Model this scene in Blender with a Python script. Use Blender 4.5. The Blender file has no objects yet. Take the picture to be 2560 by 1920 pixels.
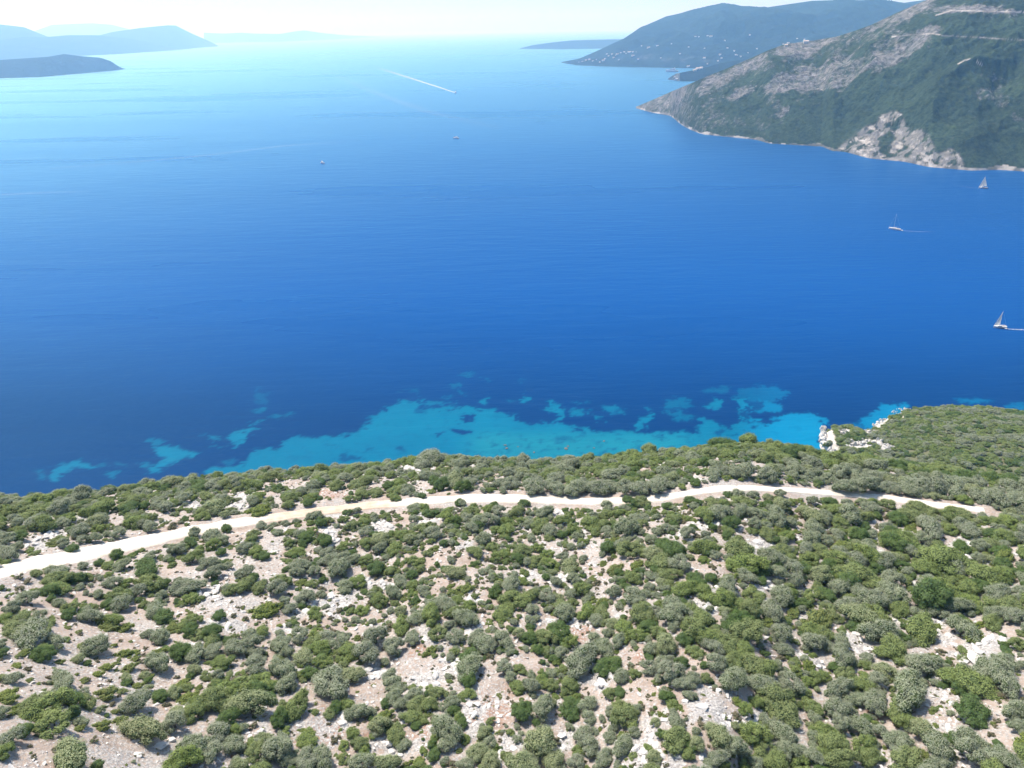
import bpy, math, random
import numpy as np
from mathutils import Matrix, Vector

random.seed(7)
RNG = np.random.default_rng(11)
scene = bpy.context.scene
COL = scene.collection

# ------------------------------------------------------------------ camera
CAMZ = 230.0
FPX = 1828.0                       # focal length in pixels of a 2560 px wide frame
PITCH = math.radians(25.83)
ROLL = math.radians(-1.1)
_f = np.array([0, math.cos(PITCH), -math.sin(PITCH)])
_u = np.array([0, math.sin(PITCH), math.cos(PITCH)])
_r = np.array([1.0, 0, 0])
RIGHT = math.cos(ROLL) * _r + math.sin(ROLL) * _u
UP = -math.sin(ROLL) * _r + math.cos(ROLL) * _u
FWD = _f
cam_d = bpy.data.cameras.new('camera')
cam_d.sensor_width = 36.0
cam_d.lens = 36.0 * FPX / 2560.0
cam_d.clip_start = 1.0
cam_d.clip_end = 200000.0
cam = bpy.data.objects.new('camera', cam_d)
COL.objects.link(cam)
cam.matrix_world = Matrix([[RIGHT[0], UP[0], -FWD[0], 0], [RIGHT[1], UP[1], -FWD[1], 0],
                           [RIGHT[2], UP[2], -FWD[2], CAMZ], [0, 0, 0, 1]])
scene.camera = cam

# ------------------------------------------------------------------ light
SUN_EL, SUN_AZ = 58.0, -42.0       # azimuth measured from +Y towards +X
world = bpy.data.worlds.new('World')
scene.world = world
world.use_nodes = True
wn = world.node_tree.nodes
wl = world.node_tree.links
bg = wn['Background']
sky = wn.new('ShaderNodeTexSky')
sky.sky_type = 'NISHITA'
sky.sun_disc = False
sky.sun_elevation = math.radians(SUN_EL)
sky.sun_rotation = math.radians(SUN_AZ)
sky.altitude = 100
sky.air_density = 1.0
sky.dust_density = 2.5
sky.ozone_density = 1.0
wl.new(sky.outputs[0], bg.inputs[0])
bg.inputs[1].default_value = 0.09
sd = bpy.data.lights.new('sun', 'SUN')
sd.energy = 4.9
sd.angle = math.radians(0.5)
sd.color = (1.0, 0.955, 0.89)
sun = bpy.data.objects.new('sun', sd)
COL.objects.link(sun)
e, a = math.radians(SUN_EL), math.radians(SUN_AZ)
sv = Vector((math.sin(a) * math.cos(e), math.cos(a) * math.cos(e), math.sin(e)))
sun.rotation_euler = sv.to_track_quat('Z', 'Y').to_euler()
sun.location = (0, 0, 900)
vs = scene.view_settings
scene.display_settings.display_device = 'sRGB'
vs.view_transform = 'Standard'
vs.look = 'None'
vs.exposure = 0.5
vs.gamma = 1.0
vs.use_curve_mapping = False
HAZE_DENSITY = 1.12e-4
HAZE_COLOR = (0.30, 0.62, 1.0)
scene.cycles.max_bounces = 8
scene.cycles.volume_bounces = 5
scene.cycles.caustics_reflective = False
scene.cycles.caustics_refractive = False

# ------------------------------------------------------------------ maths helpers
def dirs(px, py):
    px = np.asarray(px, float); py = np.asarray(py, float)
    d = FWD[:, None] * FPX + RIGHT[:, None] * (px.ravel() - 1280) - UP[:, None] * (py.ravel() - 960)
    return (d / np.linalg.norm(d, axis=0)).T

def project(P):
    P = np.asarray(P, float).reshape(-1, 3) - np.array([0, 0, CAMZ])
    z = P @ FWD
    z = np.where(np.abs(z) < 1e-6, 1e-6, z)
    return 1280 + FPX * (P @ RIGHT) / z, 960 - FPX * (P @ UP) / z, z

def on_plane(px, py, z=0.0):
    d = dirs(px, py)
    t = (z - CAMZ) / np.minimum(d[:, 2], -1e-4)
    return np.array([0, 0, CAMZ]) + d * t[:, None]

def _hash(ix, iy, seed):
    h = (ix.astype(np.int64) * 374761393 + iy.astype(np.int64) * 668265263 + seed * 1274126177) & 0x7fffffff
    h = ((h ^ (h >> 13)) * 1274126177) & 0x7fffffff
    return (h ^ (h >> 16)) & 0xffff

def noise2(x, y, seed=0):
    ix = np.floor(x); iy = np.floor(y)
    fx = x - ix; fy = y - iy
    ux = fx * fx * fx * (fx * (fx * 6 - 15) + 10); uy = fy * fy * fy * (fy * (fy * 6 - 15) + 10)
    def g(ox, oy):
        a = _hash(ix + ox, iy + oy, seed) / 65536.0 * 2 * math.pi
        return np.cos(a) * (fx - ox) + np.sin(a) * (fy - oy)
    n0 = g(0, 0) * (1 - ux) + g(1, 0) * ux
    n1 = g(0, 1) * (1 - ux) + g(1, 1) * ux
    return (n0 * (1 - uy) + n1 * uy) * 1.5

def fbm(x, y, octaves=4, seed=0, gain=0.5):
    s = 0; a = 1.0; t = 0
    for k in range(octaves):
        s = s + a * noise2(x * 2 ** k + 17.3 * k, y * 2 ** k - 9.1 * k, seed + k)
        t += a; a *= gain
    return s / t

def sstep(x, a, b):
    t = np.clip((x - a) / (b - a), 0, 1)
    return t * t * (3 - 2 * t)

def seg_dist(x, y, pts):
    """distance to a polyline and the parameter (segment index + t) of the nearest point"""
    best = np.full(np.shape(x), 1e9); par = np.zeros(np.shape(x))
    for i in range(len(pts) - 1):
        ax, ay = pts[i][:2]; bx, by = pts[i + 1][:2]
        dx, dy = bx - ax, by - ay
        L = dx * dx + dy * dy + 1e-9
        t = np.clip(((x - ax) * dx + (y - ay) * dy) / L, 0, 1)
        d = np.hypot(x - ax - t * dx, y - ay - t * dy)
        m = d < best
        best = np.where(m, d, best); par = np.where(m, i + t, par)
    return best, par

def in_poly(x, y, poly):
    inside = np.zeros(np.shape(x), bool)
    n = len(poly)
    for i in range(n):
        x1, y1 = poly[i]; x2, y2 = poly[(i + 1) % n]
        c = ((y1 > y) != (y2 > y)) & (x < (x2 - x1) * (y - y1) / (y2 - y1 + 1e-12) + x1)
        inside ^= c
    return inside

def poly_sd(x, y, poly):
    """signed distance, positive inside"""
    d, _ = seg_dist(x, y, list(poly) + [poly[0]])
    return np.where(in_poly(x, y, poly), d, -d)

# ------------------------------------------------------------------ mesh / object helpers
def tag(o, label=None, cat=None, group=None, kind=None):
    if label: o['label'] = label
    if cat: o['category'] = cat
    if group: o['group'] = group
    if kind: o['kind'] = kind
    return o

def mesh_obj(name, verts, faces, mats, parent=None, smooth=False, attrs=None, mat_index=None):
    me = bpy.data.meshes.new(name)
    me.from_pydata([tuple(v) for v in verts] if not isinstance(verts, np.ndarray) else verts.tolist(), [],
                   faces if not isinstance(faces, np.ndarray) else faces.tolist())
    finish(me, mats, smooth, attrs, mat_index)
    o = bpy.data.objects.new(name, me)
    COL.objects.link(o)
    if parent: o.parent = parent
    return o

def finish(me, mats, smooth=False, attrs=None, mat_index=None):
    for m in (mats if isinstance(mats, (list, tuple)) else [mats]):
        me.materials.append(m)
    if smooth:
        me.polygons.foreach_set('use_smooth', [True] * len(me.polygons))
    if mat_index is not None:
        me.polygons.foreach_set('material_index', mat_index)
    for k, v in (attrs or {}).items():
        v = np.asarray(v, float)
        if v.ndim == 1:
            at = me.attributes.new(k, 'FLOAT', 'POINT'); at.data.foreach_set('value', v)
        else:
            at = me.attributes.new(k, 'FLOAT_COLOR', 'POINT')
            at.data.foreach_set('color', np.concatenate([v, np.ones((len(v), 1))], 1).ravel())
    me.update()

def grid_obj(name, P, mats, smooth=True, attrs=None, mask=None, parent=None):
    """P: (n, m, 3) grid -> one mesh, built quickly"""
    n, m, _ = P.shape
    me = bpy.data.meshes.new(name)
    idx = np.arange(n * m).reshape(n, m)
    q = np.stack([idx[:-1, :-1], idx[1:, :-1], idx[1:, 1:], idx[:-1, 1:]], -1).reshape(-1, 4)
    if mask is not None:
        q = q[mask.ravel()]
    me.vertices.add(n * m); me.vertices.foreach_set('co', P.reshape(-1, 3).astype(np.float32).ravel())
    me.loops.add(len(q) * 4); me.loops.foreach_set('vertex_index', q.ravel().astype(np.int32))
    me.polygons.add(len(q)); me.polygons.foreach_set('loop_start', (np.arange(len(q)) * 4).astype(np.int32))
    me.update(calc_edges=True)
    finish(me, mats, smooth, attrs)
    o = bpy.data.objects.new(name, me); COL.objects.link(o)
    if parent: o.parent = parent
    return o

def empty(name, loc=(0, 0, 0), rz=0.0):
    o = bpy.data.objects.new(name, None); COL.objects.link(o)
    o.empty_display_size = 0.3
    o.location = loc; o.rotation_euler = (0, 0, rz)
    return o

# ------------------------------------------------------------------ material helpers
class Mat:
    def __init__(self, name, rough=0.8, spec=0.3):
        self.m = bpy.data.materials.new(name); self.m.use_nodes = True
        self.n = self.m.node_tree.nodes; self.l = self.m.node_tree.links
        self.b = self.n['Principled BSDF']
        self.b.inputs['Roughness'].default_value = rough
        self.b.inputs['Specular IOR Level'].default_value = spec
    def new(self, t, **kw):
        x = self.n.new(t)
        for k, v in kw.items(): setattr(x, k, v)
        return x
    def link(self, a, b): self.l.new(a, b)
    def val(self, sock, v): sock.default_value = v
    def coords(self, obj=False):
        t = self.new('ShaderNodeTexCoord' if obj else 'ShaderNodeNewGeometry')
        return t.outputs['Object'] if obj else t.outputs['Position']
    def noise(self, vec, scale, detail=4, rough=0.55, stretch=None, rot=0.0):
        if stretch:
            mp = self.new('ShaderNodeMapping'); mp.inputs['Scale'].default_value = stretch
            mp.inputs['Rotation'].default_value = (0, 0, rot)
            self.link(vec, mp.inputs['Vector']); vec = mp.outputs[0]
        t = self.new('ShaderNodeTexNoise'); self.link(vec, t.inputs['Vector'])
        t.inputs['Scale'].default_value = scale; t.inputs['Detail'].default_value = detail
        t.inputs['Roughness'].default_value = rough
        return t.outputs['Fac']
    def ramp(self, fac, stops):
        r = self.new('ShaderNodeValToRGB'); self.link(fac, r.inputs[0])
        el = r.color_ramp.elements
        while len(el) < len(stops): el.new(0.5)
        for e_, (p, c) in zip(el, stops):
            e_.position = p; e_.color = (*c, 1) if len(c) == 3 else c
        return r.outputs[0]
    def mix(self, fac, a, b, mode='MIX'):
        x = self.new('ShaderNodeMix', data_type='RGBA', blend_type=mode)
        for s, v in ((x.inputs[0], fac), (x.inputs[6], a), (x.inputs[7], b)):
            if isinstance(v, (int, float)): s.default_value = v
            elif isinstance(v, tuple): s.default_value = (*v, 1)
            else: self.link(v, s)
        return x.outputs[2]
    def math(self, op, a, b=0.0, clamp=False):
        x = self.new('ShaderNodeMath', operation=op, use_clamp=clamp)
        for s, v in ((x.inputs[0], a), (x.inputs[1], b)):
            if isinstance(v, (int, float)): s.default_value = v
            else: self.link(v, s)
        return x.outputs[0]
    def attr(self, name, color=False):
        x = self.new('ShaderNodeAttribute', attribute_name=name)
        return x.outputs['Color' if color else 'Fac']
    def bump(self, h, strength=0.3, dist=0.2):
        b = self.new('ShaderNodeBump'); b.inputs['Strength'].default_value = strength
        b.inputs['Distance'].default_value = dist
        self.link(h, b.inputs['Height']); self.link(b.outputs[0], self.b.inputs['Normal'])
        return b
    def base(self, s):
        if isinstance(s, tuple): self.b.inputs['Base Color'].default_value = (*s, 1)
        else: self.link(s, self.b.inputs['Base Color'])
        return self.m

def plain(name, col, rough=0.6, spec=0.3):
    return Mat(name, rough, spec).base(col)

def leaf_material(name, c1, c2, c3, transl=0.22):
    """foliage: leaf colour varies from leaf cluster to leaf cluster and from plant to plant"""
    M = Mat(name, 0.62, 0.25)
    oi = M.new('ShaderNodeObjectInfo')
    per_leaf = M.mix(M.attr('tone'), c1, c2)
    col = M.mix(M.math('MULTIPLY', oi.outputs['Random'], 0.75), per_leaf, c3)
    nz = M.noise(M.coords(), 0.9, 2)
    col = M.mix(0.35, col, M.mix(nz, (0.55, 0.55, 0.55), (1.5, 1.5, 1.4)), 'MULTIPLY')
    M.base(col)
    tr = M.new('ShaderNodeBsdfTranslucent'); M.link(col, tr.inputs[0])
    ms = M.new('ShaderNodeMixShader'); ms.inputs[0].default_value = transl
    M.link(M.b.outputs[0], ms.inputs[1]); M.link(tr.outputs[0], ms.inputs[2])
    M.link(ms.outputs[0], M.n['Material Output'].inputs[0])
    return M.m

MAT = {}
MAT['olive'] = leaf_material('olive_leaves', (0.20, 0.25, 0.155), (0.36, 0.40, 0.285), (0.29, 0.32, 0.25))
MAT['pale'] = leaf_material('pale_leaves', (0.22, 0.275, 0.14), (0.36, 0.41, 0.235), (0.30, 0.33, 0.19))
MAT['green'] = leaf_material('evergreen_leaves', (0.125, 0.20, 0.05), (0.26, 0.335, 0.10), (0.235, 0.275, 0.14))
MAT['dark'] = leaf_material('dark_leaves', (0.062, 0.125, 0.03), (0.135, 0.21, 0.06), (0.10, 0.165, 0.06))
MAT['yellow'] = leaf_material('yellow_green_leaves', (0.15, 0.21, 0.04), (0.25, 0.31, 0.075), (0.20, 0.23, 0.09))
MAT['dry'] = leaf_material('dry_scrub_leaves', (0.12, 0.12, 0.07), (0.20, 0.19, 0.12), (0.16, 0.14, 0.10))
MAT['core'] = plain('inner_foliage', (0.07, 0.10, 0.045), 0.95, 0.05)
_b = Mat('bark', 0.9, 0.1)
MAT['bark'] = _b.base(_b.ramp(_b.noise(_b.coords(True), 6, 3), [(0.3, (0.07, 0.055, 0.045)), (0.7, (0.16, 0.13, 0.11))]))

def rock_material(name, white):
    M = Mat(name, 0.9, 0.15)
    p = M.coords()
    n1 = M.noise(p, 1.7, 5, 0.65)
    c = M.ramp(n1, [(0.25, (0.30 * white, 0.29 * white, 0.29 * white)), (0.45, (0.60 * white, 0.59 * white, 0.58 * white)),
                    (0.75, (0.72 * white, 0.71 * white, 0.68 * white))])
    M.bump(M.noise(p, 5, 4), 0.5, 0.1)
    return M.base(c)
MAT['rock'] = rock_material('limestone', 0.98)
MAT['cliff'] = rock_material('cliff_limestone', 0.86)

# ================================================================== NEAR TERRAIN
# skyline of the near hill in photo pixels (ground under the outermost trees)
SKY_DROP = np.array([0, 13.0])
SKY = np.array([(-700, 1330), (-400, 1270), (-150, 1240), (0, 1236), (90, 1238), (212, 1230), (350, 1214), (440, 1200), (570, 1188),
                (700, 1176), (820, 1170), (934, 1162), (1044, 1148), (1166, 1146), (1250, 1150), (1400, 1148), (1512, 1142),
                (1600, 1126), (1700, 1120), (1802, 1108), (1872, 1107), (1924, 1110), (2000, 1122), (2060, 1132), (2160, 1143), (2300, 1160),
                (2430, 1185), (2560, 1205), (2800, 1240), (3300, 1330)], float)
SKY = SKY + SKY_DROP
_d = dirs(SKY[:, 0], SKY[:, 1])
SK_AZ = np.arctan2(_d[:, 0], _d[:, 1])
SK_TAN = -_d[:, 2] / np.hypot(_d[:, 0], _d[:, 1])

def sky_tan(az):
    return sum(np.interp(az + o, SK_AZ, SK_TAN) for o in (-0.02, -0.01, 0, 0.01, 0.02)) / 5

def r_edge(az):
    return 166 + 14 * np.abs(az) / 0.6 + 16 * sstep(az, 0.25, 0.6)

# shoreline of the headland on the right (photo pixels at sea level)
_hp = [(2054, 1128), (2051, 1112), (2056, 1092), (2068, 1078), (2090, 1072), (2118, 1072), (2140, 1080), (2158, 1086), (2172, 1080), (2200, 1060),
       (2232, 1040), (2264, 1026), (2300, 1023), (2360, 1020), (2450, 1021), (2560, 1034), (2700, 1050), (2900, 1080), (3300, 1140), (3300, 1500), (2400, 1330), (2160, 1190)]
HEAD = [tuple(p[:2]) for p in on_plane([p[0] for p in _hp], [p[1] for p in _hp])]

def base_height(x, y):
    az = np.arctan2(x, y); r = np.hypot(x, y)
    tn = sky_tan(az); re = r_edge(az)
    ze = CAMZ - re * tn
    back = re - r                                  # metres on the camera's side of the brow
    s0 = 0.17
    W = 62.0
    t = np.clip(back / W, 0, 1)
    # slope runs from tn at the brow to s0 at W metres before it
    rise = np.where(back > 0, W * (tn * (t - t * t + t ** 3 / 3) + s0 * (t * t - t ** 3 / 3)) + np.maximum(back - W, 0) * s0, 0)
    f = np.maximum(-back, 0)
    fall = f * tn + 0.16 * np.minimum(f, 40) ** 2 / 80 + 0.16 * np.maximum(f - 40, 0)
    z = ze + rise - fall
    z = np.where(back > 70, z - 0.0004 * (back - 70) ** 2, z)
    return z

def headland_height(x, y):
    d = poly_sd(x, y, HEAD)
    px, py, _ = project(np.stack([np.ravel(x), np.ravel(y), np.full(np.size(x), 5.0)], -1))
    px = px.reshape(np.shape(x))
    cap = 7 + 9 * sstep(px, 2120, 2420)           # low promontory, then the rounded headland
    dd = d + 1.5 * fbm(x / 9, y / 9, 3, 5)
    h = np.where(dd > 0, cap * (1 - np.exp(-np.maximum(dd, 0) / (4 + 22 * sstep(px, 2130, 2400)))) + 0.03 * np.maximum(dd - 20, 0), dd * 0.4)
    return np.maximum(h, -9)

def H0(x, y):
    x = np.asarray(x, float); y = np.asarray(y, float)
    a_ = base_height(x, y)
    h = headland_height(x, y)
    k = 4.0
    m = np.maximum(a_, h)
    z = m + k * np.log(np.exp((a_ - m) / k) + np.exp((h - m) / k)) * np.where((h > -5) & (a_ > -5), 1, 0)
    return np.maximum(z, -9)

# the dirt road: centre and width in photo pixels
ROADPX = [(-260, 1508, 60), (-120, 1462, 52), (0, 1425, 46), (100, 1405, 44), (171, 1394, 42), (260, 1376, 38), (342, 1358, 32), (430, 1338, 28),
          (505, 1322, 25), (580, 1309, 23), (651, 1300, 22), (773, 1281, 22), (900, 1266, 21), (1000, 1256, 21), (1085, 1249, 20),
          (1166, 1245, 22), (1268, 1245, 24), (1370, 1249, 20), (1451, 1254, 18), (1540, 1252, 17), (1614, 1247, 17), (1700, 1236, 18),
          (1782, 1222, 20), (1843, 1217, 20), (1904, 1221, 20), (1985, 1226, 18), (2050, 1231, 16), (2128, 1235, 13), (2209, 1243, 14),
          (2270, 1253, 15), (2351, 1264, 16), (2433, 1272, 14), (2500, 1280, 10)]

def march(px, py, hfun, lift=0.0, tmin=40, tmax=560, n=700):
    d = dirs(px, py)
    t = np.geomspace(tmin, tmax, n)
    X = d[:, None, 0] * t; Y = d[:, None, 1] * t; Z = CAMZ + d[:, None, 2] * t
    below = Z < hfun(X, Y) + lift
    i = np.argmax(below, axis=1)
    i = np.where(below.any(axis=1), i, n - 1)
    i = np.maximum(i, 1)
    k = np.arange(len(d))
    tt = (t[i] + t[i - 1]) / 2
    return d[:, 0] * tt, d[:, 1] * tt, tt

rp = np.array(ROADPX, float)
rx, ry, rt = march(rp[:, 0], rp[:, 1], H0)
# smooth in world space, resample
_s = np.concatenate([[0], np.cumsum(np.hypot(np.diff(rx), np.diff(ry)))])
S = np.arange(0, _s[-1], 1.6)
def _sm(v, w=9):
    v = np.interp(S, _s, v); k = np.hanning(w + 2)[1:-1]; k /= k.sum()
    return np.convolve(np.pad(v, w // 2, mode='edge'), k, 'valid')
RX, RY = _sm(rx), _sm(ry)
RHW = _sm(rp[:, 2] / 2 * rt / (FPX * 0.60))
RHW = np.clip(RHW, 1.5, 3.4) * (1 - 0.22 * sstep(RX, -5, 40))
RZ = _sm(np.interp(S, S, H0(RX, RY)), 15) if False else None
_z = H0(RX, RY); _k = np.hanning(17)[1:-1]; _k /= _k.sum()
RZ = np.convolve(np.pad(_z, 7, mode='edge'), _k, 'valid')
ROAD = list(zip(RX, RY))

def H(x, y):
    x = np.asarray(x, float); y = np.asarray(y, float)
    z = H0(x, y)
    sh = z.shape
    land = sstep(z, -2, 3)
    n = 1.3 * fbm(x / 26, y / 26, 3, 1) + 0.35 * fbm(x / 4.5, y / 4.5, 3, 2)
    rk = rockiness(x, y)
    n = n + (0.25 + 0.75 * rk) * 0.55 * np.maximum(fbm(x / 1.7, y / 1.7, 2, 3), -0.1)
    z = z + n * land
    near = (np.hypot(x, y) < 330)
    if near.any():
        xs, ys = x[near], y[near]
        d, par = seg_dist(xs, ys, ROAD[::3] + [ROAD[-1]])
        par = np.clip(par * 3, 0, len(RZ) - 1)
        zr = np.interp(par, np.arange(len(RZ)), RZ)
        hw = np.interp(par, np.arange(len(RZ)), RHW)
        w = 1 - sstep(d, hw + 0.6, hw + 4.0)
        zz = z[near]
        z[near] = zz * (1 - w) + (zr - 0.12) * w
    return z

# bare ground: ellipses (x, y, rx, ry, angle, type) in zoomed tiles of the photograph, 4.32 px per photo px
BARE = {(0, 1560): [], (512, 1560): [(200,20,200,60,0,'W'),(870,80,110,70,0,'W'),(440,390,70,50,0,'P'),(930,360,100,35,-30,'P'),(1080,650,70,70,0,'P'),
    (1200,820,90,110,0,'P'),(1250,930,90,70,0,'P'),(1330,1150,170,150,0,'R'),(1150,1340,230,60,0,'R'),(1700,720,180,170,0,'P'),(1850,520,160,80,0,'W'),
    (550,1110,170,70,0,'W'),(700,1170,80,60,0,'P'),(1000,1100,70,60,0,'W'),(950,1280,60,100,0,'P'),(1500,1320,70,100,0,'P'),(1950,1350,200,80,0,'W'),
    (1750,1190,100,60,0,'R'),(2130,1030,60,130,0,'P'),(480,1490,80,50,0,'W'),(230,1490,50,70,0,'R'),(2150,480,80,140,0,'P'),(1480,1040,70,60,0,'W')],
 (1024, 1560): [(170,140,60,90,0,'W'),(60,330,100,70,0,'R'),(120,440,200,80,0,'P'),(450,450,120,100,0,'W'),(150,620,180,90,0,'W'),(370,620,130,60,0,'P'),
    (870,620,130,90,0,'P'),(850,530,80,70,0,'P'),(1240,430,170,80,0,'P'),(1130,300,80,60,0,'R'),(1850,120,130,90,0,'R'),(1550,40,130,30,0,'W'),
    (830,880,150,170,0,'R'),(680,940,80,90,0,'W'),(1000,950,90,150,0,'R'),(1800,30,100,30,0,'W'),(700,90,70,70,0,'W'),(120,1230,120,130,0,'R'),
    (130,1360,80,50,0,'R'),(620,1190,60,80,0,'W'),(1080,1330,110,130,0,'W'),(1690,1290,90,130,0,'W'),(2000,620,180,60,0,'W'),(2060,850,40,150,0,'P'),
    (2090,1150,30,150,0,'P'),(450,1400,80,60,0,'P'),(1550,830,80,30,0,'W'),(700,1080,150,50,0,'W')],
 (1536, 1560): [(270,340,80,70,0,'R'),(650,140,30,60,0,'W'),(730,310,50,80,0,'P'),(860,500,110,30,0,'P'),(1950,260,80,110,0,'P'),(2100,380,100,40,0,'W'),
    (400,690,140,70,0,'P'),(230,780,130,60,0,'P'),(1000,900,200,180,0,'W'),(1150,1000,120,130,0,'P'),(1250,680,110,40,0,'W'),(560,1020,100,60,0,'W'),
    (340,1150,60,160,0,'W'),(280,1420,90,150,0,'W'),(910,1350,40,160,0,'P'),(1600,1050,90,90,0,'W'),(1380,1060,100,30,0,'W'),(2010,1230,60,150,0,'P'),
    (620,1480,150,60,0,'W'),(930,1500,60,60,0,'W')],
 (2048, 1560): [(420,230,100,110,0,'W'),(230,320,120,50,0,'P'),(200,30,60,70,0,'P'),(1250,240,220,90,0,'P'),(1700,300,190,140,0,'W'),(1900,180,180,80,0,'W'),
    (1380,130,90,60,0,'W'),(700,480,190,60,35,'P'),(830,560,80,60,0,'P'),(1280,800,150,130,0,'P'),(1330,1020,150,110,0,'P'),(640,950,60,120,0,'R'),
    (1850,870,200,80,0,'P'),(1900,1150,150,250,0,'P'),(2050,1330,150,100,0,'P'),(640,1390,40,90,0,'W'),(2150,620,60,90,0,'W'),(120,1110,40,40,0,'W'),
    (300,1220,40,30,0,'W'),(60,420,50,40,0,'P'),(720,870,60,50,0,'W'),(1250,1130,80,40,0,'W')],
 (0, 1200): [(500,600,170,60,-18,'W'),(400,700,120,50,0,'W'),(550,760,130,30,0,'P'),(1250,450,130,60,-15,'P'),(1850,400,180,60,0,'P'),(950,430,150,30,0,'W'),
    (1430,330,60,30,0,'W'),(2100,280,120,40,0,'W'),(1270,120,100,25,0,'W'),(1500,620,60,60,0,'P')],
 (512, 1200): [(400,180,200,50,0,'W'),(330,280,180,40,0,'W'),(850,60,180,70,0,'P'),(750,200,80,80,0,'P'),(1370,180,150,50,0,'R'),(1720,90,90,40,-20,'P'),
    (330,860,110,120,0,'P'),(250,1070,130,70,0,'P'),(350,1340,330,110,-5,'P'),(100,1250,120,90,0,'W'),(750,1500,260,50,-10,'P'),(780,960,150,60,0,'P'),
    (740,1040,160,50,0,'P'),(1000,1400,80,90,0,'W'),(1400,1270,230,60,-5,'W'),(1350,1400,80,90,0,'W'),(1700,1090,140,30,0,'W'),(1950,1120,80,40,0,'W'),
    (680,640,80,60,0,'P'),(780,760,70,60,0,'P'),(1330,590,90,60,0,'W'),(1400,680,80,50,0,'W'),(1930,530,110,60,0,'W'),(350,580,90,60,0,'P'),
    (830,520,80,30,0,'P'),(1380,370,80,40,0,'W')],
 (1024, 1200): [(180,440,90,110,0,'W'),(590,740,90,50,0,'W'),(560,900,120,80,0,'P'),(900,820,70,40,0,'P'),(1500,700,120,70,0,'P'),(1600,800,80,60,0,'P'),
    (1980,750,90,90,0,'P'),(2020,890,70,40,0,'W'),(1320,1040,130,60,0,'W'),(1650,1080,80,60,0,'W'),(650,1290,80,60,0,'W'),(810,1500,70,50,0,'P'),
    (1330,1480,170,60,0,'P'),(1050,270,110,50,0,'P'),(1600,340,80,40,0,'W'),(1900,600,80,40,0,'W'),(130,90,110,60,0,'P'),(820,50,80,50,0,'P'),(1450,330,50,30,0,'W')],
 (1536, 1200): [(1380,560,110,80,0,'P'),(1580,700,130,100,0,'W'),(1180,720,90,120,0,'P'),(760,830,110,60,0,'P'),(1000,960,180,50,20,'P'),(1150,920,80,60,0,'P'),
    (1050,1350,110,100,0,'W'),(950,1480,60,50,0,'W'),(1650,1080,110,70,0,'W'),(1880,1000,70,120,0,'P'),(1640,1260,50,60,0,'W'),(1100,440,90,40,0,'W'),
    (880,480,80,40,0,'W'),(1430,1140,90,60,0,'P'),(80,910,80,50,0,'P'),(80,1450,90,50,0,'W'),(1100,1200,60,80,0,'W'),(660,580,40,60,0,'W'),
    (2000,660,60,30,0,'W'),(230,640,60,30,0,'W'),(2080,1430,40,60,0,'W')],
 (2048, 1200): [(1420,660,120,120,0,'P'),(1600,680,130,70,0,'W'),(1600,840,70,60,0,'W'),(1000,1480,240,60,0,'W'),(2140,780,70,100,0,'P'),(960,1130,60,80,0,'W'),
    (540,870,60,50,0,'W'),(900,560,120,30,0,'W'),(570,640,60,40,0,'W'),(650,770,50,40,0,'W'),(960,1320,40,90,0,'P'),(2000,410,60,30,0,'W'),
    (1300,1530,130,40,0,'W'),(340,1500,90,50,0,'P'),(1720,890,70,30,0,'W')]}
ELL = []
for (tx, ty), lst in BARE.items():
    for (cx, cy, ea, eb, an, k) in lst:
        ELL.append((tx + cx / 4.32, ty + cy / 4.32, ea / 4.32, eb / 4.32, math.radians(an), k))
for (cx, cy, ea, eb, k) in [(540,720,80,35,'W'),(640,830,60,50,'P'),(400,790,50,40,'P'),(100,880,100,30,'R'),(960,710,40,14,'W'),(1130,680,40,14,'W'),(1520,740,60,12,'P')]:
    ELL.append((800 + cx / 2.458, 880 + cy / 2.458, ea / 2.458, eb / 2.458, 0, k))
for (cx, cy, ea, eb, k) in [(590,700,60,20,'P'),(1060,690,40,10,'W'),(1370,695,50,12,'W'),(200,790,30,30,'W')]:
    ELL.append((1660 + cx / 2.458, 880 + cy / 2.458, ea / 2.458, eb / 2.458, 0, k))
for (cx, cy, ea, eb, k) in [(1820,810,120,50,'P'),(1950,715,80,12,'W')]:
    ELL.append((cx / 2.458, 880 + cy / 2.458, ea / 2.458, eb / 2.458, 0, k))

# each patch becomes a patch on the ground, in metres: centre and two half axes
_e = np.array([[q[0], q[1]] for q in ELL])
_ex, _ey, _et = march(_e[:, 0], _e[:, 1], H0)
PATCH = []
def _lim(vx, vy, L):
    k = min(1.0, L / (math.hypot(vx, vy) + 1e-6)); return vx * k, vy * k
for q, x0, y0, t0 in zip(ELL, _ex, _ey, _et):
    ax1, ay1, _ = march([q[0] + q[2] * math.cos(q[4])], [q[1] + q[2] * math.sin(q[4])], H0)
    ax2, ay2, _ = march([q[0] - q[3] * math.sin(q[4])], [q[1] + q[3] * math.cos(q[4])], H0)
    v1 = _lim(ax1[0] - x0, ay1[0] - y0, 1.3 * q[2] * t0 / FPX); v2 = _lim(ax2[0] - x0, ay2[0] - y0, 2.4 * q[3] * t0 / FPX)
    PATCH.append((x0, y0, np.array([[v1[0], v2[0]], [v1[1], v2[1]]]), q[5]))
PINV = [np.linalg.pinv(p[2] + 1e-3 * np.eye(2)) for p in PATCH]

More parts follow.
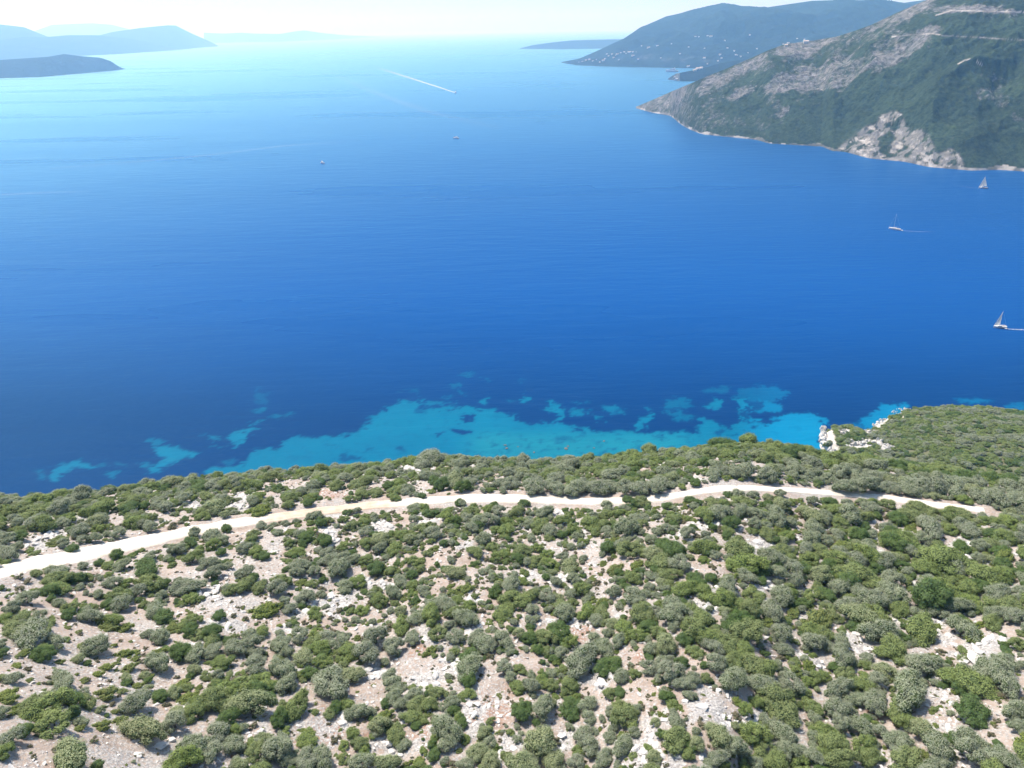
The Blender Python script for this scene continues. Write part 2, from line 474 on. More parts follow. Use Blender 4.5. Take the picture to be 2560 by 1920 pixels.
def patch_field(x, y, kinds):
    """1 in the middle of a bare patch, 0 outside"""
    f = np.zeros(np.shape(x))
    for p, inv in zip(PATCH, PINV):
        if p[3] not in kinds: continue
        R = np.abs(p[2]).sum() + 4
        m = (np.abs(x - p[0]) < R) & (np.abs(y - p[1]) < R)
        if not m.any(): continue
        xm, ym = x[m], y[m]
        dx = xm - p[0] + 1.9 * noise2(xm / 2.6, ym / 2.6, 401) + 0.8 * noise2(xm / 0.9, ym / 0.9, 403)
        dy = ym - p[1] + 1.9 * noise2(xm / 2.6, ym / 2.6, 402) + 0.8 * noise2(xm / 0.9, ym / 0.9, 404)
        q = np.hypot(inv[0, 0] * dx + inv[0, 1] * dy, inv[1, 0] * dx + inv[1, 1] * dy)
        f[m] = np.maximum(f[m], 1 - sstep(q, 0.6, 1.5))
    return f

_rk = None
def rockiness(x, y):
    x = np.asarray(x, float); y = np.asarray(y, float)
    return np.clip(patch_field(x, y, 'W') + 0.35 * sstep(fbm(x / 7, y / 7, 3, 9), 0.1, 0.5), 0, 1)

# terrain mesh, polar grid round the foot of the camera
azs = np.radians(np.concatenate([np.linspace(-64, -41, 24)[:-1], np.linspace(-41, 41, 600), np.linspace(41, 64, 24)[1:]]))
rs = np.concatenate([np.linspace(18, 52, 24)[:-1], np.linspace(52, 200, 300)[:-1], np.linspace(200, 335, 50)[:-1], np.linspace(335, 500, 120)[:-1], np.linspace(500, 640, 24)])
A, Rr = np.meshgrid(azs, rs, indexing='ij')
TX, TY = Rr * np.sin(A), Rr * np.cos(A)
TZ = H(TX, TY)
px_t, py_t, _ = project(np.stack([TX, TY, TZ], -1))
px_t = px_t.reshape(TX.shape); py_t = py_t.reshape(TX.shape)
a_rock = patch_field(TX, TY, 'W')
a_red = patch_field(TX, TY, 'R')
# white limestone faces of the promontory and the cove
gz = np.gradient(TZ, rs, axis=1)
gs = np.hypot(gz, np.gradient(TZ, axis=0) / (np.gradient(A, axis=0) * Rr))
WHITE = [[(2040, 1062), (2085, 1068), (2088, 1100), (2110, 1150), (2040, 1150)], [(2098, 1072), (2130, 1074), (2122, 1088), (2100, 1084)],
         [(2122, 1118), (2128, 1100), (2145, 1108), (2176, 1096), (2180, 1118), (2145, 1122)],
         [(2182, 1100), (2200, 1102), (2212, 1112), (2236, 1114), (2222, 1128), (2205, 1126), (2190, 1112)],
         [(2160, 1092), (2160, 1074), (2186, 1078), (2188, 1082)], [(2180, 1070), (2198, 1052), (2218, 1046), (2198, 1068)],
         [(2228, 1042), (2238, 1026), (2272, 1018), (2274, 1026), (2250, 1030), (2234, 1040)], [(2252, 1042), (2264, 1038), (2266, 1048), (2252, 1050)]]
cl = np.zeros(TX.shape)
far_m = (Rr > 260)
for w in WHITE:
    cl = np.maximum(cl, far_m * sstep(poly_sd(px_t + 3 * fbm(TX / 4, TY / 4, 2, 31), py_t, w), -2.0, 1.0))
shore_rock = (1 - sstep(TZ, 1.5, 5.0)) * far_m
a_litter = np.clip(sstep(Rr, 215, 260) * 0.85 + 0.0 * TX, 0, 1)
a_cliff = np.clip(np.maximum(cl, shore_rock * 0.9), 0, 1)

G = Mat('hillside_soil', 0.95, 0.1)
gp = G.coords()
n_soil = G.noise(gp, 0.35, 5, 0.6)
soil = G.ramp(n_soil, [(0.3, (0.33, 0.27, 0.23)), (0.5, (0.44, 0.36, 0.315)), (0.7, (0.52, 0.455, 0.41))])
redc = G.ramp(G.noise(gp, 0.8, 4), [(0.3, (0.30, 0.17, 0.12)), (0.7, (0.41, 0.26, 0.20))])
soil = G.mix(G.math('MULTIPLY', G.attr('red'), 0.85), soil, redc)
# fine stones and grit over everything, denser where rocky
vor = G.new('ShaderNodeTexVoronoi'); vor.inputs['Scale'].default_value = 1.5
G.link(gp, vor.inputs['Vector'])
st = G.ramp(vor.outputs['Distance'], [(0.0, (1, 1, 1)), (0.42, (0, 0, 0))])
grit = G.noise(gp, 2.6, 5, 0.75)
gm = G.math('ADD', G.math('MULTIPLY', G.attr('rock'), 0.30), G.math('MULTIPLY', G.noise(gp, 0.12, 3), 0.45))
gm = G.math('ADD', gm, grit)
mask_st = G.ramp(gm, [(0.68, (0, 0, 0)), (0.80, (1, 1, 1))])
stone = G.ramp(G.noise(gp, 3.5, 3), [(0.3, (0.26, 0.25, 0.25)), (0.65, (0.62, 0.61, 0.60))])
col = G.mix(mask_st, soil, stone)
dryg = G.ramp(G.noise(gp, 5.0, 3, 0.7), [(0.55, (0, 0, 0)), (0.72, (1, 1, 1))])
col = G.mix(G.math('MULTIPLY', dryg, 0.5), col, (0.17, 0.15, 0.085))
col = G.mix(G.attr('litter'), col, (0.12, 0.14, 0.065))
cliffc = G.ramp(G.noise(gp, 0.45, 5, 0.7), [(0.3, (0.40, 0.385, 0.36)), (0.5, (0.58, 0.565, 0.54)), (0.7, (0.72, 0.70, 0.67))])
col = G.mix(G.attr('cliff'), col, cliffc)
G.bump(G.math('ADD', grit, G.math('MULTIPLY', st, 0.35)), 0.9, 0.35)
G.base(col)
grid_obj('hillside', np.stack([TX, TY, TZ], -1), G.m, attrs={'rock': a_rock.ravel(), 'red': a_red.ravel(), 'cliff': a_cliff.ravel(), 'litter': a_litter.ravel()})['kind'] = 'structure'

# the road sheet
RM = Mat('dirt_road', 0.95, 0.1)
rp_ = RM.coords()
c1 = RM.ramp(RM.noise(rp_, 0.25, 4, 0.6), [(0.3, (0.60, 0.555, 0.48)), (0.62, (0.80, 0.77, 0.70))])
c2 = RM.ramp(RM.noise(rp_, 0.5, 4, 0.6), [(0.3, (0.52, 0.40, 0.31)), (0.65, (0.68, 0.58, 0.48))])
rc = RM.mix(RM.attr('pink'), c1, c2)
rc = RM.mix(RM.math('MULTIPLY', RM.attr('rut'), 0.28), rc, (0.42, 0.33, 0.26))
rc = RM.mix(RM.ramp(RM.noise(rp_, 3.5, 4, 0.7), [(0.52, (0, 0, 0)), (0.7, (0.4, 0.4, 0.4))]), rc, (0.45, 0.40, 0.35))
RM.bump(RM.noise(rp_, 3, 4), 0.5, 0.12)
RM.base(rc)
tx_, ty_ = np.gradient(RX), np.gradient(RY)
ln = np.hypot(tx_, ty_); nx_, ny_ = -ty_ / ln, tx_ / ln
off = np.linspace(-1, 1, 13)
el_ = RHW * (1 + 0.5 * fbm(S / 4, S * 0, 4, 41)); er_ = RHW * (1 + 0.5 * fbm(S / 4, S * 0 + 9, 4, 42))
w_ = np.where(off[None, :] < 0, er_[:, None], el_[:, None])
PX_ = RX[:, None] + nx_[:, None] * off * w_
PY_ = RY[:, None] + ny_[:, None] * off * w_
rut = np.exp(-((np.abs(off) - 0.42) / 0.12) ** 2)[None, :] * np.ones((len(S), 1))
crown = 0.10 * (1 - np.abs(off) ** 2)[None, :]
PZ_ = RZ[:, None] + crown - 0.05 * rut + 0.03 * fbm(PX_ / 2, PY_ / 2, 2, 43)
PZ_[:, 0] -= 0.25; PZ_[:, -1] -= 0.25
pxr, _, _ = project(np.stack([RX, RY, RZ], -1))
pk = sstep(pxr, 600, 720) * (1 - sstep(pxr, 940, 1060)) + 0.45 * sstep(fbm(S / 14, S * 0, 2, 44), 0.15, 0.5)
grid_obj('dirt_road', np.stack([PX_, PY_, PZ_], -1), RM.m, attrs={'pink': np.clip(np.repeat(pk, 13), 0, 1), 'rut': rut.ravel()})['kind'] = 'structure'

# ================================================================== SEA
SHAPES = []   # (polygon in photo px, strength)
def z3(pts): return [(x / 2.458, 880 + y / 2.458) for x, y in pts]
def z4(pts): return [(800 + x / 2.458, 880 + y / 2.458) for x, y in pts]
def z5(pts): return [(1660 + x / 2.458, 880 + y / 2.458) for x, y in pts]
def blob(cx, cy, a_, b_, n=10): return [(cx + a_ * math.cos(k * 2 * math.pi / n), cy + b_ * math.sin(k * 2 * math.pi / n)) for k in range(n)]
SHAPES += [(z4([(-460,690),(-380,600),(-250,590),(-240,545),(-180,520),(0,525),(220,500),(330,410),(460,310),(610,285),(640,345),(740,350),(900,340),(1050,350),(1150,380),(1250,440),(1400,440),
                (1440,430),(1560,470),(1700,490),(1850,490),(2212,500),(2320,500),(2320,760),(1200,860),(0,860),(-700,860),(-700,730)]), 1.0),
           (z4([(1390,350),(1400,315),(1480,315),(1495,420),(1440,440),(1450,390)]), 0.95), (z4([(1920,430),(1960,400),(2030,380),(2050,410),(1990,480),(1950,470)]), 0.95),
           (z5([(-10,520),(200,510),(210,410),(330,440),(400,470),(440,440),(480,330),(440,290),(520,290),(540,420),(600,440),(640,440),(660,400),(720,400),(740,370),(900,370),(960,410),(985,450),(985,700),(-10,700)]), 1.0),
           (z5(blob(300, 320, 42, 36)), 0.8), (z5(blob(100, 320, 90, 30)), 0.45), (z5(blob(600, 262, 150, 60)), 0.35), (z5(blob(620, 330, 90, 40)), 0.6), (z5(blob(120, 395, 70, 25)), 0.5),
           (z5(blob(330, 235, 70, 25)), 0.35), (z5([(1225,490),(1225,400),(1310,345),(1480,310),(1510,350),(1300,520)]), 0.65), (z5(blob(1180, 455, 60, 25)), 0.35), (z5(blob(1900, 300, 110, 22)), 0.4), (z5(blob(2170, 340, 90, 25)), 0.4),
           (z3([(300,780),(330,700),(400,680),(560,690),(540,720),(420,740),(360,790)]), 0.75), (z3([(920,600),(1000,575),(1080,575),(1200,625),(1170,660),(1080,655),(960,745),(905,745),(960,690),(1010,640),(930,610)]), 0.8),
           (z3([(1410,500),(1490,470),(1610,418),(1560,470),(1500,500),(1515,545),(1450,550),(1385,578)]), 0.85), (z3(blob(1315, 525, 50, 18)), 0.7), (z3(blob(1590, 352, 40, 18)), 0.55), (z3(blob(1595, 270, 25, 50)), 0.3),
           (z3([(1650,405),(1720,385),(1825,365),(1800,395),(1700,412)]), 0.5), (z3(blob(670, 750, 45, 20)), 0.55), (z3(blob(900, 690, 40, 22)), 0.6), (z3(blob(950, 555, 45, 22)), 0.55), (z3(blob(1320, 575, 16, 9)), 0.5),
           (z3(blob(235, 760, 40, 30)), 0.45), (z3(blob(740, 700, 30, 14)), 0.4), (z3(blob(620, 685, 40, 12)), 0.4), (z3(blob(1400, 690, 60, 25)), 0.35),
           (z4(blob(990, 298, 34, 24)), 0.75), (z4(blob(1260, 290, 38, 22)), 0.8), (z4(blob(830, 208, 32, 20)), 0.5), (z4(blob(860, 250, 24, 18)), 0.45), (z4(blob(790, 268, 22, 12)), 0.4), (z4(blob(910, 135, 55, 14)), 0.4), (z4(blob(1025, 175, 22, 12)), 0.3),
           (z4(blob(1600, 372, 55, 20)), 0.7), (z4(blob(1545, 350, 30, 12)), 0.5), (z4(blob(1590, 312, 40, 10)), 0.4), (z4(blob(1800, 355, 50, 28)), 0.7), (z4(blob(1850, 360, 20, 16)), 0.5), (z4(blob(1715, 408, 36, 14)), 0.65),
           (z4(blob(2005, 355, 16, 12)), 0.5), (z4(blob(2150, 320, 60, 30)), 0.45), (z4(blob(2160, 375, 50, 14)), 0.4), (z4(blob(1180, 306, 24, 8)), 0.5), (z4(blob(1250, 178, 30, 8)), 0.25), (z4(blob(700, 320, 60, 20)), 0.6), (z4(blob(800, 320, 40, 12)), 0.4), (z4(blob(570, 240, 40, 16)), 0.25)]
HOLES = [(z4([(860,380),(950,370),(950,400),(900,440),(860,430)]), 1), (z4(blob(880, 490, 50, 26)), 1), (z4(blob(730, 505, 30, 20)), 0.8), (z4(blob(520, 590, 36, 16)), 0.7), (z4(blob(295, 598, 24, 16)), 0.5),
         (z4(blob(90, 572, 18, 8)), 0.4), (z4(blob(690, 350, 40, 12)), 0.8), (z4(blob(200, 650, 80, 24)), 0.7), (z4(blob(1830, 520, 20, 8)), 0.5), (z4(blob(620, 350, 24, 30)), 0.6), (z5(blob(545, 455, 26, 12)), 0.9),
         (z5(blob(500, 390, 30, 40)), 0.9), (z5(blob(445, 510, 34, 10)), 0.7), (z5(blob(560, 325, 44, 24)), 0.8), (z5(blob(430, 380, 20, 30)), 0.5), (z5(blob(680, 430, 34, 14)), 0.7), (z5(blob(350, 490, 30, 20)), 0.7),
         (z4(blob(1100, 400, 60, 12)), 0.2), (z4(blob(1480, 540, 120, 14)), 0.25), (z5(blob(530, 495, 18, 8)), 0.6), (z5(blob(610, 400, 14, 8)), 0.7)]

def axis(dense0, dense1, step, lo, hi, growth=1.16):
    a_ = list(np.arange(dense0, dense1, step))
    s = step; v = dense0; left = []
    while v > lo:
        s *= growth; v -= s; left.append(v)
    s = step; v = a_[-1]; right = []
    while v < hi:
        s *= growth; v += s; right.append(v)
    return np.array(left[::-1] + a_ + right)
sx = np.clip(axis(-400, 500, 1.5, -90000, 90000), -90000, 90000)
sy = np.clip(axis(345, 760, 1.5, -3000, 90000), -3000, 90000)
SX, SY = np.meshgrid(sx, sy, indexing='ij')
spx, spy, spz = project(np.stack([SX, SY, np.zeros_like(SX)], -1))
spx = spx.reshape(SX.shape); spy = spy.reshape(SX.shape); spz = spz.reshape(SX.shape)
sand = np.zeros(SX.shape)
reg = (SX > -395) & (SX < 495) & (SY > 346) & (SY < 755) & (spz > 10)
x_, y_ = SX[reg], SY[reg]
wx = 42 * fbm(x_ / 15, y_ / 15, 5, 51, 0.68) + 20 * fbm(x_ / 4.5, y_ / 4.5, 3, 57, 0.7)
wy = 20 * fbm(x_ / 15, y_ / 15, 5, 61, 0.68) + 10 * fbm(x_ / 4.5, y_ / 4.5, 3, 67, 0.7)
u_, v_ = spx[reg] + wx, spy[reg] + wy
sn = np.zeros(u_.shape); hole = np.zeros(u_.shape)
def soft(u, v, poly, s):
    p = np.array(poly); m = (u > p[:, 0].min() - 14) & (u < p[:, 0].max() + 14) & (v > p[:, 1].min() - 14) & (v < p[:, 1].max() + 14)
    out = np.zeros(u.shape)
    if m.any(): out[m] = s * sstep(poly_sd(u[m], v[m] , poly), -3.5, 4.5)
    return out
for poly, s in SHAPES: sn = np.maximum(sn, soft(u_, v_, poly, min(1.0, s * 1.25)))
for poly, s in HOLES: hole = np.maximum(hole, soft(u_, v_, poly, s))
mott = sstep(fbm(x_ / 8, y_ / 8, 5, 71, 0.68), -0.02, 0.42)
# seagrass speckle over the part nearest to the shore
shore_near = sstep(spy[reg], 1060, 1110) * sstep(spx[reg], 1120, 1240) * (1 - sstep(spx[reg], 1650, 1800))
sn = sn * (1 - hole) * (1 - 0.75 * mott * (0.22 + 0.55 * shore_near)) * (1 - 0.12 * shore_near) * (0.86 + 0.14 * fbm(x_ / 40, y_ / 40, 2, 72))
sand[reg] = sn
green = np.zeros(SX.shape)
green[reg] = shore_near
# how close to the near coast: dark seagrass belt
belt = sstep(spy + 14 * fbm(SX / 90, SY / 90, 3, 505), 700, 1090) * (spz > 10) * (SY < 900)
deep = np.array([0.0002, 0.059, 0.26]); grass = np.array([0.0002, 0.030, 0.130]); sandc = np.array([0.001, 0.135, 0.25]); bright = np.array([0.001, 0.19, 0.37])
c = deep[None, None] * (1 - belt[..., None]) + grass * belt[..., None]
rt_ = (sstep(spx, 1820, 1950) * (spz > 10))[..., None]
sc_ = sandc * (1 - rt_) + bright * rt_
sc_ = sc_ * (1 - green[..., None] * 0.75) + np.array([0.012, 0.225, 0.29]) * green[..., None] * 0.75
c = c * (1 - sand[..., None]) + sc_ * sand[..., None]
# shallow rim below the far cliff
W = Mat('sea_water', 0.16, 0.0)
wp = W.coords()
W.b.inputs['IOR'].default_value = 1.33
seac = W.attr('seabed', True)
big = W.noise(wp, 0.0016, 4, 0.55, (1, 2.4, 1))
seac = W.mix(0.8, seac, W.mix(big, (0.82, 0.86, 0.90), (1.18, 1.14, 1.10)), 'MULTIPLY')
W.link(seac, W.b.inputs['Base Color'])
slick = W.noise(wp, 0.0011, 5, 0.6, (0.45, 2.2, 1), -0.12)
rg = W.ramp(slick, [(0.40, (0.28, 0.28, 0.28)), (0.52, (0.30, 0.30, 0.30)), (0.62, (0.25, 0.25, 0.25))])
W.link(rg, W.b.inputs['Roughness'])
wv = W.noise(wp, 0.28, 3, 0.6, (0.55, 1.5, 1))
wv2 = W.noise(wp, 0.035, 3, 0.55, (0.4, 1.6, 1))
wv3 = W.noise(wp, 0.11, 3, 0.6, (0.30, 1.6, 1), -0.16)
hh = W.math('ADD', W.math('ADD', W.math('MULTIPLY', wv, 0.30), W.math('MULTIPLY', wv2, 1.5)), W.math('MULTIPLY', wv3, W.math('MULTIPLY', W.noise(wp, 0.006, 2), 1.4)))
wbump = W.bump(hh, 0.5, 1.0)
fr = W.new('ShaderNodeFresnel'); fr.inputs['IOR'].default_value = 1.33
W.link(wbump.outputs[0], fr.inputs['Normal'])
gl = W.new('ShaderNodeBsdfGlossy'); gl.inputs['Color'].default_value = (0.34, 0.67, 0.79, 1)
W.link(rg, gl.inputs['Roughness']); W.link(wbump.outputs[0], gl.inputs['Normal'])
wm = W.new('ShaderNodeMixShader')
W.link(W.math('POWER', fr.outputs[0], 1.33), wm.inputs[0])
W.link(W.b.outputs[0], wm.inputs[1]); W.link(gl.outputs[0], wm.inputs[2])
W.link(wm.outputs[0], W.n['Material Output'].inputs[0])
sea = grid_obj('sea', np.stack([SX, SY, np.zeros_like(SX)], -1), W.m, smooth=True, attrs={'seabed': c.reshape(-1, 3)})
sea['kind'] = 'structure'

# ================================================================== FAR LAND
def interp_curve(pts, u, soft=0):
    p = np.array(pts, float)
    if not soft: return np.interp(u, p[:, 0], p[:, 1])
    return sum(np.interp(np.clip(u + o, p[0, 0], p[-1, 0]), p[:, 0], p[:, 1]) for o in np.linspace(-soft, soft, 9)) / 9

def land_material(name, veg, rock, bump=8.0, scale=0.01):
    M = Mat(name, 0.95, 0.08)
    p = M.coords()
    n1 = M.noise(p, scale, 6, 0.62)
    n2 = M.noise(p, scale * 11, 5, 0.8)
    vegc = M.ramp(n1, [(0.3, tuple(0.72 * v for v in veg)), (0.5, veg), (0.72, tuple(1.35 * v for v in veg))])
    vegc = M.mix(0.75, vegc, M.mix(M.ramp(n2, [(0.40, (0, 0, 0)), (0.60, (1, 1, 1))]), (0.40, 0.44, 0.5), (1.6, 1.5, 1.4)), 'MULTIPLY')
    rockc = M.ramp(n2, [(0.38, tuple(0.35 * v for v in rock)), (0.5, rock), (0.62, tuple(1.5 * v for v in rock))])
    rf = M.math('ADD', M.math('MULTIPLY', M.attr('rock'), 0.54), M.math('MULTIPLY', M.noise(p, scale * 5, 5, 0.75), 1.0))
    rf = M.ramp(rf, [(0.66, (0, 0, 0)), (0.98, (1, 1, 1))])
    col = M.mix(rf, vegc, rockc)
    wcol = M.mix(M.attr('white'), (0.13, 0.125, 0.13), (0.56, 0.54, 0.51))
    col = M.mix(M.math('MULTIPLY', M.attr('white'), 2.2, True), col, M.mix(0.8, wcol, M.mix(n2, (0.45, 0.45, 0.45), (1.6, 1.6, 1.6)), 'MULTIPLY'))
    M.bump(M.math('ADD', n2, M.math('MULTIPLY', n1, 2)), 0.8, bump)
    return M.base(col)

def land(name, shore, top, depth, mat, nu=200, nv=60, rough=0.06, spur=60.0, power=0.9, rock_f=None, white_f=None, dz_f=None, back=0.8, soft=0):
    """hill seen over water: shoreline and crest given along the photo, built as a real hill with its own depth and back slope"""
    u = np.linspace(shore[0][0], shore[-1][0], nu)
    B = on_plane(u, interp_curve(shore, u, soft))
    r0 = np.hypot(B[:, 0], B[:, 1])
    dpt = interp_curve(depth, u, 40)
    dT = dirs(u, interp_curve(top, u))
    hT = np.hypot(dT[:, 0], dT[:, 1])
    rT = r0 + dpt
    T = np.stack([dT[:, 0] / hT * rT, dT[:, 1] / hT * rT, CAMZ + dT[:, 2] / hT * rT], -1)
    T[:, 2] = np.maximum(T[:, 2], 1.5)
    v = np.linspace(0, 1, nv)[None, :, None]
    P = B[:, None] * (1 - v) + T[:, None] * v
    g = np.linspace(0, 1, nv) ** power
    P[:, :, 2] = T[:, 2][:, None] * g[None]
    vv = np.linspace(0, 1, nv)[None, :]
    env = np.sin(math.pi * np.clip(vv, 0, 1)) ** 0.8
    n = fbm(P[:, :, 0] / spur, P[:, :, 1] / spur, 5, hash(name) % 97 if False else len(name) * 7)
    ridged = 1 - 2 * np.abs(n) * 1.6
    P[:, :, 2] += env * rough * T[:, 2][:, None] * ridged
    if dz_f is not None:
        qx, qy, _ = project(P.reshape(-1, 3))
        P[:, :, 2] += dz_f(qx.reshape(P.shape[:2]), qy.reshape(P.shape[:2]), P) * np.clip(env * 1.5, 0, 1)
    P[:, :, 2] = np.maximum(P[:, :, 2], 0.2 + 0 * P[:, :, 2])
    P[:, 0, 2] = -2
    # back slope
    nb = 14
    w = np.linspace(0, 1, nb + 1)[1:]
    out = np.stack([dT[:, 0] / hT, dT[:, 1] / hT], -1)
    bd = np.maximum(T[:, 2] * 1.6, 60) * back + dpt * 0.4
    Q = np.zeros((nu, nb, 3))
    Q[:, :, 0] = T[:, 0][:, None] + out[:, 0][:, None] * w * bd[:, None]
    Q[:, :, 1] = T[:, 1][:, None] + out[:, 1][:, None] * w * bd[:, None]
    Q[:, :, 2] = (T[:, 2][:, None] + 2) * (1 - w) ** 1.0 - 2 - 0.12 * T[:, 2][:, None] * np.sin(math.pi * w)
    P = np.concatenate([P, Q], 1)
    qx, qy, _ = project(P.reshape(-1, 3))
    qx = qx.reshape(P.shape[:2]); qy = qy.reshape(P.shape[:2])
    rk = rock_f(qx, qy, P) if rock_f else np.zeros(P.shape[:2])
    wh = white_f(qx, qy, P) if white_f else np.zeros(P.shape[:2])
    o = grid_obj(name, P, mat, attrs={'rock': np.clip(rk, 0, 1).ravel(), 'white': np.clip(wh, 0, 1).ravel()})
    o['kind'] = 'structure'
    return P[:, :nv], qx[:, :nv], qy[:, :nv]

def surf_point(S_, px, py):
    P, qx, qy = S_
    i = np.argmin((qx - px) ** 2 + (qy - py) ** 2)
    return P.reshape(-1, 3)[i]

far_mat = land_material('hazy_maquis', (0.012, 0.026, 0.024), (0.15, 0.16, 0.18), 25, 0.0022)
isl_mat = land_material('island_maquis', (0.010, 0.022, 0.022), (0.15, 0.16, 0.18), 15, 0.004)
near_mat = land_material('mountain_maquis', (0.036, 0.06, 0.034), (0.24, 0.232, 0.24), 6, 0.012)

rim = lambda qx, qy, P: (P[:, :, 2] < 7) * 0.35 + 0.0
land('far_hills', [(-500, 168), (0, 146), (200, 140), (545, 116)], [(-500, 40), (-200, 52), (0, 61), (60, 68), (120, 92), (160, 90), (210, 90), (250, 88), (280, 80), (350, 70), (420, 63), (440, 64), (480, 84), (530, 106), (545, 114)],
     [(-500, 4000), (300, 3000), (545, 300)], far_mat, 160, 40, 0.10, 1500)
land('coastal_hills', [(-500, 172), (0, 150), (300, 135), (430, 126), (480, 122)], [(-500, 70), (0, 100), (60, 92), (110, 93), (170, 88), (240, 88), (330, 97), (400, 112), (440, 122), (480, 121)],
     [(-500, 2500), (300, 1500), (480, 200)], far_mat, 120, 30, 0.10, 900)
land('distant_ridge', [(80, 118), (400, 110), (560, 106)], [(80, 80), (130, 62), (180, 60), (230, 58), (280, 62), (350, 80), (450, 95), (560, 104)], [(80, 6000), (560, 3000)], far_mat, 80, 20, 0.08, 3000)
land('distant_coast', [(510, 108), (700, 104), (850, 98), (955, 93)], [(510, 82), (560, 84), (600, 82), (640, 84), (700, 85), (740, 78), (760, 76), (800, 82), (860, 88), (955, 92)], [(510, 3000), (955, 400)], far_mat, 80, 20, 0.08, 2500)
land('low_island', [(-300, 213), (0, 196), (100, 193), (200, 184), (290, 176), (313, 173)], [(-300, 150), (-60, 148), (0, 150), (60, 146), (120, 142), (160, 135), (200, 140), (250, 144), (275, 152), (300, 168), (313, 172)],
     [(-300, 700), (150, 500), (313, 30)], isl_mat, 160, 40, 0.08, 260, rock_f=rim)
land('low_cape', [(1300, 122), (1400, 123), (1560, 120), (1640, 116)], [(1300, 121), (1330, 113), (1380, 106), (1430, 101), (1500, 99), (1560, 98), (1640, 98)], [(1300, 60), (1400, 500), (1640, 900)], isl_mat, 120, 24, 0.06, 500)
villg = lambda qx, qy, P: 0.42 * np.exp(-((qx - 1640) / 150) ** 2 - ((qy - 146) / 12) ** 2) + 0.15 * np.exp(-((qx - 1840) / 120) ** 2 - ((qy - 130) / 30) ** 2)
FAR = land('far_mountain', [(1404, 157), (1440, 163), (1500, 166), (1600, 168), (1700, 170), (1800, 172), (2000, 170), (2300, 165), (2700, 160)],
     [(1404, 155), (1450, 146), (1500, 124), (1560, 96), (1600, 70), (1665, 41), (1740, 25), (1805, 11), (1850, 17), (1900, 21), (1960, 12), (2030, 2), (2120, -1), (2200, 2), (2260, 8), (2330, 0), (2450, -10), (2700, 10)],
     [(1404, 60), (1500, 600), (1700, 1800), (2700, 2400)], far_mat, 300, 120, 0.30, 900, power=0.95, rock_f=villg)
MIDH = land('wooded_cape', [(1670, 199), (1700, 203), (1750, 203), (1850, 200), (2000, 195)], [(1670, 196), (1690, 184), (1720, 178), (1760, 170), (1800, 158), (1850, 150), (1920, 140), (2000, 135)],
     [(1670, 30), (1750, 250), (2000, 500)], isl_mat, 140, 30, 0.06, 200, rock_f=lambda qx, qy, P: (qx < 1700) * 0.5)

# --- the near mountain
R1 = [(1600, 272), (1700, 240), (1830, 190), (1960, 135), (2090, 100), (2190, 62), (2316, 10)]
R2 = [(1840, 230), (1950, 205), (2070, 175), (2200, 135), (2300, 90), (2330, 80)]
R3 = [(1960, 275), (2040, 235), (2110, 190)]
R4 = [(2310, 32), (2400, 22), (2560, 28)]
R5 = [(2470, 230), (2530, 260), (2560, 300)]
R6 = [(1700, 300), (1800, 300), (1900, 315)]
ROADS = [[(2230, 92), (2290, 86), (2330, 84), (2370, 90), (2440, 93), (2500, 97), (2560, 100)], [(2395, 160), (2412, 150), (2425, 147), (2440, 152), (2456, 164)], [(2340, 38), (2380, 26), (2560, 30)]]
CLIFF = [(2085, 392), (2105, 355), (2130, 340), (2150, 320), (2190, 305), (2205, 282), (2245, 276), (2262, 300), (2275, 318), (2320, 322), (2335, 352), (2345, 380), (2375, 368), (2400, 380), (2430, 430), (2080, 430)]
GREENH = [(2200, 345), (2225, 325), (2240, 345), (2215, 375), (2195, 365)]
SPUR = [(2240, 262), (2300, 225), (2380, 190), (2450, 150), (2560, 100), (2700, 40)]
VAL = [(2560, 440), (2500, 400), (2488, 340), (2485, 280), (2500, 220), (2540, 180)]
def near_rock(qx, qy, P):
    f = np.zeros(qx.shape)
    n = 75 * fbm(P[:, :, 0] / 110, P[:, :, 1] / 110, 5, 88, 0.62)
    for L, w, s in ((R1, 30, 0.62), (R2, 20, 0.62), (R3, 15, 0.55), (R4, 16, 0.7), (R5, 22, 0.35), (R6, 22, 0.30)):
        d, _ = seg_dist(qx, qy, L)
        f = np.maximum(f, s * np.exp(-(np.maximum(d + n, 0) / w) ** 2))
    f = np.maximum(f, 0.42 * (1 - sstep(qx, 1700, 1780)))
    sp, _ = seg_dist(qx, qy, SPUR); 
    f = f + 0.06
    left = sstep(qx - np.interp(qy, [150, 262, 400], [2380, 2100, 1900]), 0, 60) * (1 - sstep(qx, 2240, 2400)) * sstep(qy, 110, 170)
    return np.clip(f - 0.2 * left, 0, 1)
